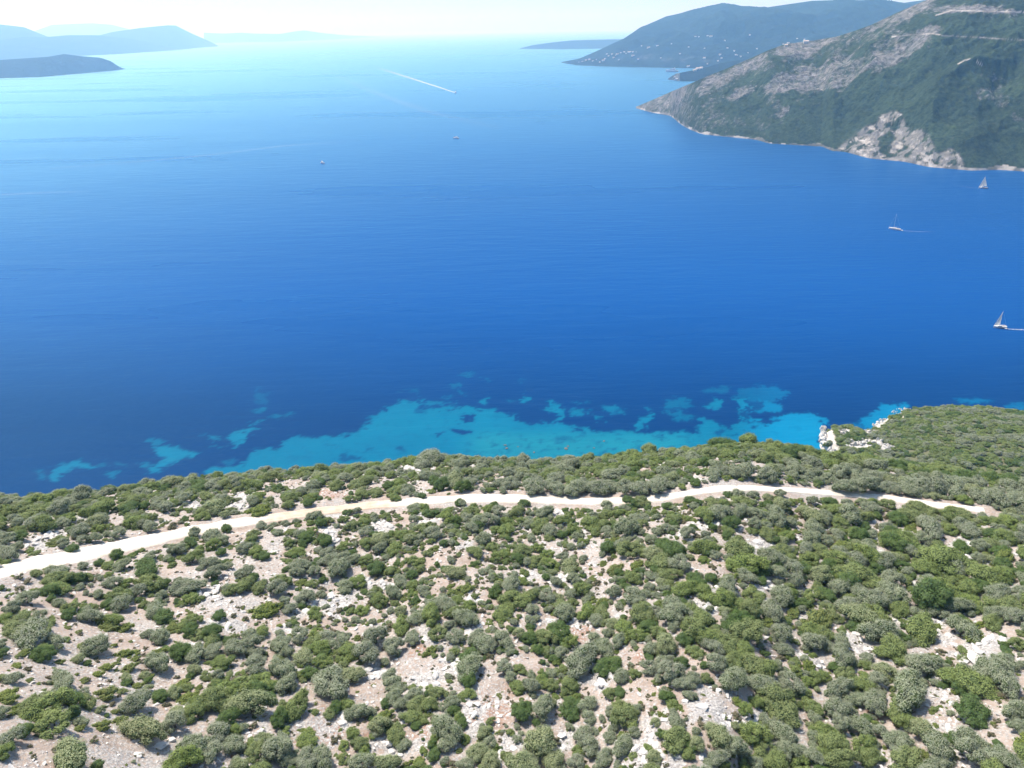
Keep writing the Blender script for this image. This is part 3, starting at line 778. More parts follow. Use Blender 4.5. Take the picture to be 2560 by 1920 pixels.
def near_white(qx, qy, P):
    sd_ = poly_sd(qx + 10 * fbm(P[:, :, 0] / 40, P[:, :, 1] / 40, 4, 93), qy + 8 * fbm(P[:, :, 0] / 35, P[:, :, 2] / 25, 4, 94), CLIFF)
    w = sstep(sd_, -3, 9) * (0.34 * sstep(fbm(P[:, :, 0] / 20, P[:, :, 1] / 20, 5, 107, 0.7), -0.2, 0.05) + 0.62 * sstep(fbm(P[:, :, 0] / 16, P[:, :, 2] / 30 + P[:, :, 1] / 60, 5, 95, 0.72), 0.05, 0.42))
    w *= 1 - 0.9 * sstep(poly_sd(qx, qy, GREENH), -3, 3)
    w = np.maximum(w, (P[:, :, 2] < 4.0 + 7 * fbm(P[:, :, 0] / 50, P[:, :, 1] / 50, 3, 96)) * (0.25 + 0.5 * sstep(fbm(P[:, :, 0] / 30, P[:, :, 1] / 30, 3, 106), -0.2, 0.3)))
    for L in ROADS:
        d, _ = seg_dist(qx, qy, L)
        w = np.maximum(w, 0.75 * (1 - sstep(d, 0.8, 2.2)) * (0.4 + 0.6 * sstep(fbm(P[:, :, 0] / 60, P[:, :, 1] / 60, 2, 97), -0.3, 0.1)))
    spots = sstep(fbm(P[:, :, 0] / 14, P[:, :, 1] / 14, 3, 98, 0.7), 0.34, 0.5) * near_rock(qx, qy, P)
    return np.maximum(w, spots)
def near_dz(qx, qy, P):
    d, _ = seg_dist(qx, qy, SPUR)
    z = 24 * np.exp(-np.sqrt(d * d + 60) / 45) * sstep(qx, 2170, 2400)
    # hollow left of the spur
    z -= 16 * np.exp(-(seg_dist(qx, qy, [(2120, 330), (2200, 250), (2310, 170), (2400, 130)])[0] / 50) ** 2)
    dv, _ = seg_dist(qx, qy, VAL)
    z -= 10 * np.exp(-np.sqrt(dv * dv + 40) / 30)
    cf = sstep(poly_sd(qx, qy, CLIFF), -8, 8)
    z += cf * (14 * fbm(P[:, :, 0] / 30, P[:, :, 1] / 60, 4, 99) - 9 * np.abs(fbm(P[:, :, 0] / 12, P[:, :, 1] / 12, 3, 100)))
    z += 3.0 * fbm(P[:, :, 0] / 18, P[:, :, 1] / 18, 4, 101, 0.65)
    return z
NEARM = land('rocky_mountain', [(1590, 270), (1627, 281), (1680, 290), (1694, 306), (1720, 322), (1755, 336), (1824, 343), (1893, 350), (1922, 359), (2060, 367), (2075, 377), (2113, 380), (2171, 396), (2264, 405), (2322, 418), (2431, 427), (2495, 425), (2560, 429), (2800, 450)],
     [(1590, 267), (1640, 246), (1685, 226), (1714, 214), (1770, 190), (1824, 168), (1870, 148), (1917, 127), (1963, 110), (2015, 104), (2090, 92), (2140, 76), (2183, 60), (2225, 40), (2264, 22), (2316, 0), (2400, -35), (2560, -90), (2800, -150)],
     [(1590, 20), (1700, 170), (1824, 300), (2000, 430), (2200, 520), (2560, 700), (2800, 800)], near_mat, 640, 230, 0.07, 160, power=0.92, rock_f=near_rock, white_f=near_white, dz_f=near_dz, back=0.9, soft=10)

# ================================================================== HAZE
top_z = 30 + max(NEARM[0][:, :, 2].max(), FAR[0][:, :, 2].max(), 760)
hv = [(x, y, z) for x in (-95000, 95000) for y in (-4000, 95000) for z in (-14, 1)]
hv = [(x, y, (z if z < 0 else 1700.0)) for x, y, z in hv]
hm = bpy.data.materials.new('haze_air'); hm.use_nodes = True
hn = hm.node_tree.nodes; hn.clear()
ho = hn.new('ShaderNodeOutputMaterial'); pv = hn.new('ShaderNodeVolumePrincipled')
pv.inputs['Color'].default_value = (*HAZE_COLOR, 1); pv.inputs['Absorption Color'].default_value = (1, 1, 1, 1)
pv.inputs['Density'].default_value = HAZE_DENSITY
pv.inputs['Anisotropy'].default_value = 0.35
hm.node_tree.links.new(pv.outputs[0], ho.inputs['Volume'])
haze = mesh_obj('haze', hv, [(0, 1, 3, 2), (4, 6, 7, 5), (0, 4, 5, 1), (2, 3, 7, 6), (0, 2, 6, 4), (1, 5, 7, 3)], hm)
haze['kind'] = 'stuff'

# ================================================================== VEGETATION PROTOTYPES
def ico(sub):
    import bmesh
    bm = bmesh.new(); bmesh.ops.create_icosphere(bm, subdivisions=sub, radius=1.0)
    bm.verts.ensure_lookup_table()
    V = np.array([v.co[:] for v in bm.verts]); F = [[v.index for v in f.verts] for f in bm.faces]
    bm.free(); return V, F
ICO1, ICO2 = ico(1), ico(2)

def crown_mesh(name, seed, n_lobes, n_leaf, leaf, mat, height=1.0, spread=0.62, lobe=(0.34, 0.52), lift=0.25, gap=0.0):
    """a crown of many leaf clumps round an uneven inner mass; radius about 1"""
    g = np.random.default_rng(seed)
    C = []
    for k in range(n_lobes):
        for _ in range(30):
            a_ = g.uniform(0, 2 * math.pi); q = math.sqrt(g.uniform(0, 1)) * spread
            h = lift + height * 0.62 * math.sqrt(max(0, 1 - (q / spread * 0.92) ** 2)) * g.uniform(0.72, 1.12)
            p = np.array([q * math.cos(a_), q * math.sin(a_), h])
            if all(np.linalg.norm(p - c_[0]) > 0.26 for c_ in C): break
        C.append((p, g.uniform(*lobe)))
    if seed % 2: C = [(p * [1.15, 0.85, 1] + [0.12 * math.sin(p[1] * 5), 0, 0], r_) for p, r_ in C]
    cen = np.array([c_[0] for c_ in C]); rad = np.array([c_[1] for c_ in C])
    ltone = g.uniform(0, 1, n_lobes)
    V = []; F = []; tone = []; mi = []
    # inner mass
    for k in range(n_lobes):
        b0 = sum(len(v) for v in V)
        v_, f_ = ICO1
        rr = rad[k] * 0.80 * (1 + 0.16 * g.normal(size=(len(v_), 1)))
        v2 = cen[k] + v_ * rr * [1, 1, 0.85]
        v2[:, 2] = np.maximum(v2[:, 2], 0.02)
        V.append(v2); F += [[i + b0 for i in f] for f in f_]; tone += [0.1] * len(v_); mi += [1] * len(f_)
    base = sum(len(v) for v in V)
    # leaves
    cnt = 0
    LV = []; LT = []
    w = rad ** 2; w = w / w.sum()
    while cnt < n_leaf:
        m = (n_leaf - cnt) * 2 + 50
        k = g.choice(n_lobes, m, p=w)
        d = g.normal(size=(m, 3)); d /= np.linalg.norm(d, axis=1)[:, None]
        d[:, 2] = np.where(d[:, 2] < -0.35, -d[:, 2], d[:, 2])
        p = cen[k] + d * (rad[k] * (0.80 + 0.38 * g.uniform(0, 1, m) ** 1.8))[:, None] * [1, 1, 0.88]
        dd = np.linalg.norm((p[:, None] - cen[None]) / rad[None, :, None], axis=2)
        keep = (dd.min(1) > 0.70) & (p[:, 2] > 0.03)
        if gap: keep &= (np.sin(p[:, 0] * 9 + seed) * np.sin(p[:, 1] * 8) * np.sin(p[:, 2] * 9) < gap)
        p, d, k = p[keep], d[keep], k[keep]
        p, d, k = p[:n_leaf - cnt], d[:n_leaf - cnt], k[:n_leaf - cnt]
        n = d + np.array([0, 0, 0.25]) + g.normal(size=d.shape) * 0.24; n /= np.linalg.norm(n, axis=1)[:, None]
        t = np.cross(n, g.normal(size=d.shape)); t /= np.linalg.norm(t, axis=1)[:, None] + 1e-9
        b = np.cross(n, t)
        s = leaf * g.uniform(0.6, 1.25, len(p))[:, None]
        q = np.stack([p - t * s, p - b * s * 0.62, p + t * s, p + b * s * 0.62], 1)
        LV.append(q.reshape(-1, 3))
        LT.append(np.repeat(np.clip(0.55 * ltone[k] + 0.25 + 0.20 * g.uniform(0, 1, len(p)), 0, 1), 4))
        cnt += len(p)
    LV = np.concatenate(LV); LT = np.concatenate(LT)
    V.append(LV); F += [[base + 4 * i, base + 4 * i + 1, base + 4 * i + 2, base + 4 * i + 3] for i in range(len(LV) // 4)]
    tone = np.concatenate([np.array(tone), LT]); mi += [0] * (len(LV) // 4)
    me = bpy.data.meshes.new(name)
    me.from_pydata(np.concatenate(V).tolist(), [], F)
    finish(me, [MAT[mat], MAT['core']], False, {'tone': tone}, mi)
    return me

def limb(V, F, p0, p1, r0, r1, n=6):
    p0 = np.array(p0, float); p1 = np.array(p1, float)
    d = p1 - p0; d = d / np.linalg.norm(d)
    t = np.cross(d, [0.3, 0.8, 0.1]); t /= np.linalg.norm(t); b = np.cross(d, t)
    o = len(V)
    for p, r in ((p0, r0), (p1, r1)):
        for k in range(n):
            a_ = 2 * math.pi * k / n
            V.append(p + (t * math.cos(a_) + b * math.sin(a_)) * r)
    for k in range(n):
        F.append([o + k, o + (k + 1) % n, o + n + (k + 1) % n, o + n + k])
    F.append([o + n + k for k in range(n)])

def trunk_mesh(name, seed, h=0.42, r=0.085):
    g = random.Random(seed); V = []; F = []
    top = (g.uniform(-.08, .08), g.uniform(-.08, .08), h)
    limb(V, F, (0, 0, -0.35), (top[0] * .5, top[1] * .5, h * .5), r * 1.3, r)
    limb(V, F, (top[0] * .5, top[1] * .5, h * .48), top, r, r * .8)
    for k in range(4):
        a_ = k * 1.57 + g.uniform(-.5, .5); q = g.uniform(.3, .45)
        limb(V, F, (top[0] * .9, top[1] * .9, h * .9), (q * math.cos(a_), q * math.sin(a_), h + g.uniform(.25, .42)), r * .6, r * .25, 5)
    me = bpy.data.meshes.new(name); me.from_pydata([tuple(v) for v in V], [], F); finish(me, MAT['bark'], True)
    return me

def stem_mesh(name, seed):
    g = random.Random(seed); V = []; F = []
    for k in range(4):
        a_ = k * 1.57 + g.uniform(-.6, .6)
        limb(V, F, (0.05 * math.cos(a_), 0.05 * math.sin(a_), -0.3), (0.4 * math.cos(a_), 0.4 * math.sin(a_), 0.38), 0.05, 0.02, 5)
    me = bpy.data.meshes.new(name); me.from_pydata([tuple(v) for v in V], [], F); finish(me, MAT['bark'], True)
    return me

CROWNS = {
    'O': [crown_mesh('olive_crown', 100 + k, 13 + 2 * (k % 4), 2300, 0.037, 'olive', 1.0 + 0.08 * (k % 3), 0.70, (0.24, 0.46), 0.28) for k in range(6)],
    'P': [crown_mesh('pale_crown', 200 + k, 14 + k, 2300, 0.037, 'pale', 1.0, 0.68, (0.26, 0.46), 0.28) for k in range(3)],
    'G': [crown_mesh('evergreen_crown', 300 + k, 13 + 2 * (k % 4), 2200, 0.038, 'green', 0.80 + 0.12 * (k % 3), 0.74, (0.22, 0.44), 0.16) for k in range(6)],
    'D': [crown_mesh('dark_crown', 400 + k, 14 + k, 2200, 0.038, 'dark', 1.0, 0.68, (0.24, 0.44), 0.18) for k in range(4)],
    'Y': [crown_mesh('cushion', 500 + k, 11 + k, 700, 0.06, 'yellow', 0.40, 0.72, (0.24, 0.36), 0.04) for k in range(4)],
    'S': [crown_mesh('scrub', 600 + k, 6, 170, 0.13, 'dry', 0.55, 0.66, (0.28, 0.4), 0.05) for k in range(4)],
}
TRUNKS = [trunk_mesh('olive_trunk', k) for k in range(3)]
STEMS = [stem_mesh('shrub_stem', k) for k in range(3)]
HT = {'O': 1.35, 'P': 1.25, 'G': 1.05, 'D': 1.15, 'Y': 0.5, 'S': 0.55}

# crowns read off the photograph tile by tile: x, y, width in zoomed tile pixels (4.32 per photo pixel)
T = {}
T[(0, 1560)] = """O 360 110 330;G 180 60 250;O 20 230 130;D 30 320 120;Y 250 320 130;O 610 200 210;G 440 300 200;D 500 350 220;Y 645 415 125;G 30 590 110;O 170 600 150;Y 310 605 90;Y 90 760 220;Y 60 830 180;Y 150 905 110;O 30 960 150;Y 110 970 90;G 310 900 200;O 690 590 200;Y 590 640 160;O 690 690 230;P 480 780 130;D 790 810 220;G 640 830 200;O 915 740 120;G 960 840 200;Y 1120 760 250;G 560 930 330;G 570 1090 360;D 790 960 180;O 880 1060 150;Y 860 1140 130;D 260 1160 180;O 150 1250 230;Y 20 1240 110;G 50 1390 180;Y 130 1150 100;Y 890 240 160;O 1050 240 260;P 860 385 140;Y 1230 235 95;D 950 430 100;Y 1320 320 150;Y 1440 320 130;Y 1440 380 110;Y 1160 480 150;Y 1060 550 150;Y 895 615 110;Y 1375 480 150;P 1370 570 120;D 1370 640 110;P 1570 560 120;Y 1490 670 170;D 1610 610 90;Y 1155 30 210;Y 1320 40 180;O 1600 105 120;O 1740 150 190;Y 1850 50 190;D 2060 60 180;G 2140 110 190;S 840 85 80;S 870 115 60;S 1410 190 55;S 1565 265 60;S 1560 340 60;S 1525 420 70;Y 1680 310 160;D 1960 310 240;O 1720 420 260;O 2120 330 200;P 2100 500 140;S 1910 570 60;Y 1960 650 180;P 1890 750 160;D 1740 780 170;P 1610 705 120;O 1460 860 260;P 1590 1160 360;O 1900 1060 280;P 1930 960 180;Y 1265 1050 170;Y 1075 1110 190;Y 1240 950 120;P 1100 930 110;D 1150 980 60;S 1005 1270 110;S 1200 870 80;S 1350 1190 60;S 600 1370 90;P 740 1290 130;P 800 1500 400;D 1060 1530 150;O 2080 1330 300;G 2000 1480 350;G 2150 850 200;G 2110 960 220;S 300 490 90;S 90 500 40;S 520 585 60;S 410 645 50;S 1425 95 50;S 370 1430 70;S 1255 430 60;G 450 40 200;G 1970 30 150;S 730 40 70;S 950 600 60"""
T[(512, 1560)] = """D 90 110 230;G 60 200 200;O 90 290 180;G 200 420 240;O 150 570 150;G 20 560 130;G 600 90 180;O 480 110 150;O 500 210 200;O 340 260 200;O 580 310 150;G 320 150 120;O 830 200 220;O 850 290 200;O 1030 120 220;O 1310 140 210;G 1240 260 200;O 1460 200 200;Y 1640 150 120;O 1850 150 300;O 1750 330 300;O 2050 250 260;P 1070 350 230;G 1290 420 220;D 1150 530 180;O 560 440 260;O 850 500 260;O 880 660 220;G 640 620 260;D 560 700 240;D 740 680 180;G 400 680 260;G 220 720 280;G 100 830 280;G 240 860 240;D 700 800 200;P 530 880 380;O 1380 640 400;G 1020 890 300;D 810 1030 230;G 860 1150 130;D 260 1040 240;G 330 1150 150;O 120 1180 300;O 330 1290 250;O 60 1400 260;G 550 1360 230;P 650 1220 150;O 780 1360 300;O 860 1260 180;O 870 1440 180;G 1120 1230 230;D 1420 900 170;G 1550 900 200;O 1650 950 230;G 1350 970 140;G 1600 1160 150;G 1680 1290 200;G 1730 1370 150;O 2030 650 250;O 1990 560 200;O 2060 780 200;O 2140 880 170;P 1900 1100 220;G 2080 1180 200;O 2150 1300 150;O 1280 1460 250;O 1100 1480 250;G 1500 1450 150;O 1680 1490 260;P 1950 1500 250;P 380 1510 150;Y 2180 1520 120;S 1400 1270 80;S 810 20 70;S 1340 1080 60;S 1460 1150 50"""
T[(1024, 1560)] = """O 40 130 190;G 310 100 220;O 490 110 230;Y 220 290 170;O 330 260 90;G 480 310 140;D 640 350 230;O 810 200 250;O 1010 160 230;D 1300 150 220;G 1480 150 220;D 1390 280 150;G 1490 280 120;O 1020 460 220;O 1080 560 140;O 1640 320 180;O 1880 370 400;O 2120 250 250;O 2000 180 200;D 640 610 220;G 640 750 150;G 320 750 190;O 60 770 200;G 100 880 280;G 230 880 200;G 60 1010 220;O 470 840 150;O 410 1130 320;O 430 1260 220;D 560 1000 90;G 1180 680 180;O 1320 680 200;G 1440 600 200;G 1530 660 180;G 1590 520 110;G 1720 680 230;G 1700 760 150;D 1200 950 260;O 1440 920 280;D 1730 920 260;O 1930 850 200;O 1930 1010 170;O 1730 1110 100;D 270 1390 150;Y 530 1370 90;Y 90 1500 200;G 880 1040 110;Y 955 1170 90;Y 900 1400 90;P 810 1170 150;O 870 1290 160;P 740 1390 230;O 610 1510 200;O 1160 1240 120;G 1090 1180 100;P 1420 1270 380;P 1210 1520 280;P 1560 1490 260;O 1800 1490 220;O 1880 1200 250;O 1950 1330 200;G 1830 1410 110;O 2100 1450 220;G 2160 760 150;O 2170 950 150;O 2160 1220 150;S 2060 1130 60;S 700 870 60;S 1060 800 50"""
T[(1536, 1560)] = """G 100 70 260;O 60 180 180;G 260 120 220;D 370 30 200;G 490 90 200;P 550 230 270;O 400 260 180;G 850 70 350;G 950 130 250;G 1400 90 380;D 760 160 200;G 870 290 200;O 1050 230 200;G 1400 280 250;G 1300 380 250;G 1480 420 300;G 1600 500 280;O 1820 270 180;O 1800 110 220;G 2130 60 250;O 2120 200 250;O 380 460 220;O 60 570 180;G 220 540 130;O 610 540 300;O 740 640 180;O 850 590 160;G 990 590 150;O 1080 410 260;G 1220 420 160;D 560 790 180;G 630 870 170;O 820 770 140;O 640 980 120;G 110 980 300;G 60 900 200;G 210 1140 150;O 70 1320 250;D 440 910 60;Y 1310 830 160;G 1410 910 180;O 1560 620 250;G 1700 760 350;G 1780 900 330;O 1900 640 250;Y 2080 460 200;G 2160 560 150;G 2130 880 200;O 2160 1000 150;D 500 1200 150;G 680 1240 340;G 800 1400 150;P 1120 1220 300;O 1250 1330 280;G 1500 1200 300;O 1800 1180 250;G 1600 1350 300;O 1850 1380 250;O 1130 1450 200;P 1300 1100 100;P 430 1440 160;O 880 1160 100;P 440 1060 130;O 2150 1230 150;O 2150 1450 180;G 1700 1480 300;G 2000 1500 200;G 1950 520 160"""
T[(2048, 1560)] = """G 60 100 200;O 60 230 170;D 380 30 170;O 240 200 180;O 640 90 300;O 760 180 250;G 800 270 300;G 720 330 200;G 1100 70 330;Y 1280 30 120;O 1540 60 250;Y 1660 150 190;G 2160 230 200;D 1990 230 110;S 1320 310 110;O 1870 500 330;O 2000 420 200;O 1100 460 300;O 1000 400 180;O 500 370 140;G 480 440 120;D 180 470 180;G 270 560 220;G 30 570 160;G 330 640 200;G 480 680 250;O 620 620 200;O 600 740 180;O 390 820 200;G 1450 600 280;G 1680 640 300;O 1960 620 300;D 1500 690 150;O 940 720 400;O 1000 820 220;G 850 960 270;G 900 1050 200;D 1620 950 340;O 2100 950 220;O 2160 1100 180;O 190 920 260;O 240 1080 200;O 440 1110 200;O 560 990 80;G 60 1170 250;G 150 1330 300;G 470 1310 260;O 670 1180 180;O 830 1240 250;P 1100 1150 240;G 1310 1230 170;D 1430 1240 170;O 1600 1260 220;O 1270 1360 300;O 1600 1400 280;G 930 1470 330;G 1820 1430 110;O 2010 1460 250;G 250 1470 300;O 1280 1500 200;G 100 1430 200;G 560 1450 220;S 540 1060 70;S 1850 1200 80;O 900 1370 250"""
T[(0, 1200)] = """G 400 1000 130;S 500 970 80;S 200 1060 100;S 280 1100 90;S 215 1180 110;Y 350 1190 100;O 640 1000 230;G 620 1080 260;D 830 1080 180;G 660 1170 220;D 530 1200 170;D 560 1280 100;O 300 1290 200;O 150 1380 160;O 900 930 120;D 1075 890 110;G 1180 930 140;D 1270 810 150;O 1340 920 170;O 1630 820 140;D 1590 960 260;P 1430 700 140;S 1520 770 90;P 1920 610 60;O 2110 570 150;D 2060 680 160;O 1920 760 170;G 2120 850 220;G 960 1060 110;O 1230 1110 160;G 1400 1130 160;G 1640 1120 260;D 1760 1130 180;O 1500 1210 170;G 1310 1260 230;O 1330 1350 200;D 1200 1340 180;O 1060 1240 120;O 650 1330 130;G 760 1380 180;D 760 1460 160;O 440 1460 160;G 250 1520 220;G 50 1510 150;G 550 1530 130;O 1000 1480 200;G 1190 1520 200;G 1570 1350 110;O 1700 1400 200;D 1780 1470 230;G 2050 1290 180;O 1950 1140 220;O 2080 1150 250;O 1750 1240 120;G 2080 1500 220;G 2170 1290 100;O 2170 950 90;S 1800 860 70;S 1870 900 80;G 2160 750 130;O 100 800 220;O 30 850 150;G 330 770 90;O 190 740 120;O 60 650 200;Y 580 690 170;G 650 640 150;O 690 700 130;D 790 740 130;O 1040 640 150;O 880 560 190;G 1060 530 140;O 1290 570 150;O 1170 590 90;D 780 540 100;G 480 500 230;D 500 530 140;O 400 480 200;O 160 430 150;O 680 470 160;G 1480 470 190;O 1640 500 160;Y 1740 510 80;D 1560 290 130;O 1700 280 110;O 1820 300 150;O 2150 340 130;S 1950 430 50;S 1870 490 120;S 1330 490 100;G 450 250 250;G 330 350 250;O 900 180 220;O 660 320 220;G 650 170 180;G 760 150 150;O 60 270 160;G 180 330 150"""
T[(512, 1200)] = """P 110 310 270;Y 590 330 250;Y 500 340 160;G 930 200 180;G 980 130 100;G 900 270 150;D 1130 250 130;O 1190 150 120;G 1440 60 200;Y 1600 90 90;G 1700 160 200;G 1850 130 150;G 2050 120 200;G 1580 210 130;G 2060 180 150;D 1240 190 90;G 1650 40 200;D 240 530 130;O 620 500 150;S 840 420 60;S 850 470 130;D 1540 350 120;O 1190 400 170;O 1640 320 90;O 1740 290 100;O 80 600 180;O 190 650 150;G 100 700 180;D 180 780 120;O 60 880 180;O 130 1000 200;O 260 930 120;G 540 600 170;O 440 740 170;G 560 790 170;D 650 820 150;G 500 660 140;O 450 990 180;D 540 1060 130;G 350 1170 220;G 460 1130 200;G 600 1160 180;O 790 1180 220;S 190 1180 100;Y 640 1420 300;Y 780 1370 150;O 940 1390 150;O 870 1300 120;D 170 1470 160;S 310 1470 80;S 440 1500 90;O 1100 1260 200;O 1260 1230 120;G 1200 1430 180;Y 1030 1110 140;G 1170 1110 120;O 1190 980 150;D 1270 1080 100;O 1450 960 240;D 1850 960 220;G 2040 980 160;G 1760 690 200;G 1580 500 160;O 1330 790 160;O 1500 840 150;G 1750 860 150;O 1740 560 150;G 920 690 120;O 1030 590 150;G 960 560 110;G 1000 780 200;O 1040 920 200;O 1000 1000 150;G 2060 730 220;O 1900 740 150;G 1520 720 150;D 1610 790 100;G 1180 540 120;O 700 520 100"""
T[(1024, 1200)] = """D 340 60 220;Y 220 120 110;D 140 170 100;S 420 150 50;O 650 30 180;O 1000 50 200;O 1100 50 220;O 1350 60 280;O 1560 70 250;O 1800 80 250;O 2050 80 280;O 360 210 130;D 530 240 120;O 560 250 120;O 900 210 150;D 910 280 130;O 1740 220 150;O 1890 200 110;O 2040 220 130;O 2130 300 180;D 1240 250 130;G 1400 250 150;G 1640 260 100;O 750 450 180;D 740 480 150;O 860 430 180;G 1040 540 230;G 1420 500 230;G 1780 540 230;O 1510 550 200;D 1640 590 130;G 1650 440 200;G 1950 470 250;O 790 640 200;G 900 720 170;O 1320 620 140;G 1210 770 230;G 1370 870 180;G 1490 800 160;D 500 450 150;G 400 400 200;O 50 430 130;O 60 300 180;G 150 310 150;D 2150 740 210;O 1290 470 140;G 1140 330 200;O 2130 560 150;G 660 350 180;O 640 430 130;G 1010 1420 230;O 1330 1400 160;O 1100 1130 280;G 1150 1280 330;G 1300 1230 200;O 1580 1080 130;O 1770 1070 150;G 1850 1190 250;G 1640 1370 200;O 1670 1440 230;G 1900 1420 250;G 2080 1440 230;O 250 1340 200;G 230 1480 250;O 80 1470 200;G 650 1370 180;O 600 1470 250"""
T[(1536, 1200)] = """O 480 70 250;O 300 80 250;O 120 90 230;O 600 50 150;G 730 70 110;D 170 260 200;G 300 250 200;O 380 190 90;D 1220 160 130;O 1330 160 150;O 1000 100 90;O 1530 150 70;G 1750 230 110;O 1790 140 120;G 1180 260 150;O 1330 340 180;O 1130 360 250;G 960 350 180;O 870 290 130;D 1060 520 120;G 1220 540 150;O 780 580 200;G 980 720 270;D 1020 770 160;G 870 740 150;G 1440 930 370;G 1290 930 200;D 1560 970 200;G 500 920 300;D 450 970 180;O 700 900 250;G 620 1020 220;O 1230 1120 250;O 1260 1260 160;G 790 1180 300;D 900 1130 200;G 960 1200 200;G 1770 780 220;D 1760 930 160;G 170 740 330;G 300 790 150;O 80 720 200;G 2100 870 250;D 2050 960 180;O 2120 640 200;O 2050 740 180;G 1650 570 200;G 1850 600 200;D 1740 640 110;O 1500 480 180;O 190 1240 250;O 260 1290 180;G 300 1450 280;G 370 1480 200;O 620 1350 250;G 500 1350 150;G 800 1390 200;G 1300 1340 250;G 1500 1250 250;O 1800 1250 250;G 2130 1250 200;D 2050 1330 140;G 1450 1420 250;O 1700 1420 280;O 1030 1390 90;O 1030 1490 100;G 1270 700 100;S 1060 930 110;S 1400 660 60;S 1350 610 60;O 920 1030 90;S 1750 1110 90;O 380 1160 130;O 560 1170 100;G 200 1050 200;O 130 520 250;O 560 520 150"""
T[(2048, 1200)] = """O 60 60 200;O 300 60 250;O 500 70 250;O 700 80 220;O 1000 90 280;O 1200 100 280;O 1400 130 280;O 870 150 150;O 1750 200 230;O 1900 230 230;O 2100 240 220;G 1560 220 160;D 110 250 150;O 290 260 150;G 210 460 200;D 480 510 160;O 720 520 150;G 900 380 250;D 850 430 200;G 1060 300 200;G 1400 380 200;G 1540 370 200;G 300 190 160;O 550 300 200;G 560 220 150;G 740 260 160;G 1180 350 180;O 1180 530 280;G 740 630 250;G 950 650 270;O 1100 650 200;D 990 730 120;O 1500 500 180;O 1620 560 200;D 1600 600 130;G 1920 460 160;G 2050 470 200;G 1850 700 200;D 1950 780 200;O 1980 720 150;O 2130 620 180;G 1330 880 400;G 1150 950 250;O 1450 940 250;D 860 930 200;O 690 880 220;D 620 960 160;O 520 720 180;O 350 860 230;G 200 860 250;D 100 920 200;G 420 1050 330;D 300 1130 250;G 250 1060 200;O 430 1210 200;D 80 1250 220;O 780 1080 250;O 770 1240 320;G 850 1330 180;O 300 1350 220;D 360 1390 120;G 100 1420 230;G 600 1450 280;D 1200 1260 430;D 1120 1320 250;G 1300 1180 300;O 1180 1100 220;G 1750 1060 330;G 1950 1030 250;D 1700 1150 200;O 1930 1220 230;G 1600 1200 220;G 1600 1300 250;O 1500 1370 220;G 1820 1330 200;G 1720 1410 130;G 2080 1380 250;O 1900 1450 200;O 1040 1430 150;O 1260 1440 200;O 2100 1480 200;S 1350 630 50;S 1490 715 60;S 1640 740 50;D 1650 880 80;O 1700 850 150"""
LIST = []
for (tx, ty), txt in T.items():
    for it in txt.split(';'):
        k, a1, a2, a3 = it.split()
        LIST.append((k, tx + float(a1) / 4.32, ty + float(a2) / 4.32, float(a3) / 4.32))
for k, x0, y0, w0 in [('O', 1066, 1148, 72), ('O', 1094, 1151, 52), ('G', 1044, 1154, 50), ('O', 640, 1172, 30), ('O', 735, 1160, 36), ('D', 915, 1155, 30), ('O', 1700, 1140, 40), ('D', 1553, 1112, 40), ('G', 1620, 1112, 60), ('D', 1800, 1100, 60),
                      ('G', 1870, 1100, 60), ('G', 1930, 1105, 60), ('D', 465, 1185, 28), ('O', 575, 1168, 36), ('G', 540, 1175, 40), ('D', 505, 1178, 30)]:
    LIST.append((k, x0, y0, w0))

LX = np.array([l[1] for l in LIST]); LY = np.array([l[2] for l in LIST]); LWd = np.array([l[3] for l in LIST])
LH = np.array([HT[l[0]] for l in LIST])
_, _, t0_ = march(LX, LY, H, 1.0)
t0_ = np.where((LX < 2000) & (t0_ > 205), 192.0, t0_)
Rw = 1.04 * LWd * t0_ / FPX / 2
# the crown's centre stands above the ground: look for the foot of the plant below it
gx, gy, gt = march(LX, LY + 0.42 * LH * Rw * FPX / t0_ * 0.72, H)
_far = (LX < 2000) & (gt > 205)
_azl = np.arctan2(gx, gy); _rl = r_edge(_azl) + 2
gx = np.where(_far, _rl * np.sin(_azl), gx); gy = np.where(_far, _rl * np.cos(_azl), gy)
PL = []      # kind, x, y, z, radius
_dr, _q = seg_dist(gx, gy, ROAD[::3] + [ROAD[-1]])
for l, x0, y0, R0, d0 in zip(LIST, gx, gy, Rw, _dr):
    if l[1] > 1250 and (int(l[1]) % 3) and l[2] > np.interp(l[1], rp[:, 0], rp[:, 1]) - 4 and d0 < 2.0 + 0.75 * R0: continue
    if d0 < 1.5: continue
    PL.append([l[0], x0, y0, R0])

# fill between them
def region_density(px, py):
    """how closely the remaining ground is covered, after the photograph"""
    road_y = np.interp(px, rp[:, 0], rp[:, 1])
    above = py < road_y
    d = np.where(above, np.where(px < 1250, 0.6, 0.9), 0.9)
    d = np.where(~above & (px < 700) & (py < 1560), 0.0, d)
    d = np.where(~above & (py > 1560), 0.36, d)
    d = np.where(~above & (py > 1560) & (px < 470), 0.0, d)
    d = np.where(~above & (py < 1560) & (px < 900) & (px >= 700), 0.55, d)
    d = np.where(above & (px < 1000) & (py > road_y - 70), 0.35, d)
    return d
gcell = {}
def put(x, y, R):
    gcell.setdefault((int(x // 6), int(y // 6)), []).append((x, y, R))
def crowded(x, y, R, f):
    cx, cy = int(x // 6), int(y // 6)
    for i in (-1, 0, 1):
        for j in (-1, 0, 1):
            for (a1, b1, c1) in gcell.get((cx + i, cy + j), ()):
                if (a1 - x) ** 2 + (b1 - y) ** 2 < (f * (R + c1)) ** 2: return True
    return False
for p in PL: put(p[1], p[2], p[3])
N = 46000
az_ = RNG.uniform(-1.06, 1.06, N); rr_ = np.sqrt(RNG.uniform(50 ** 2, 245 ** 2, N))
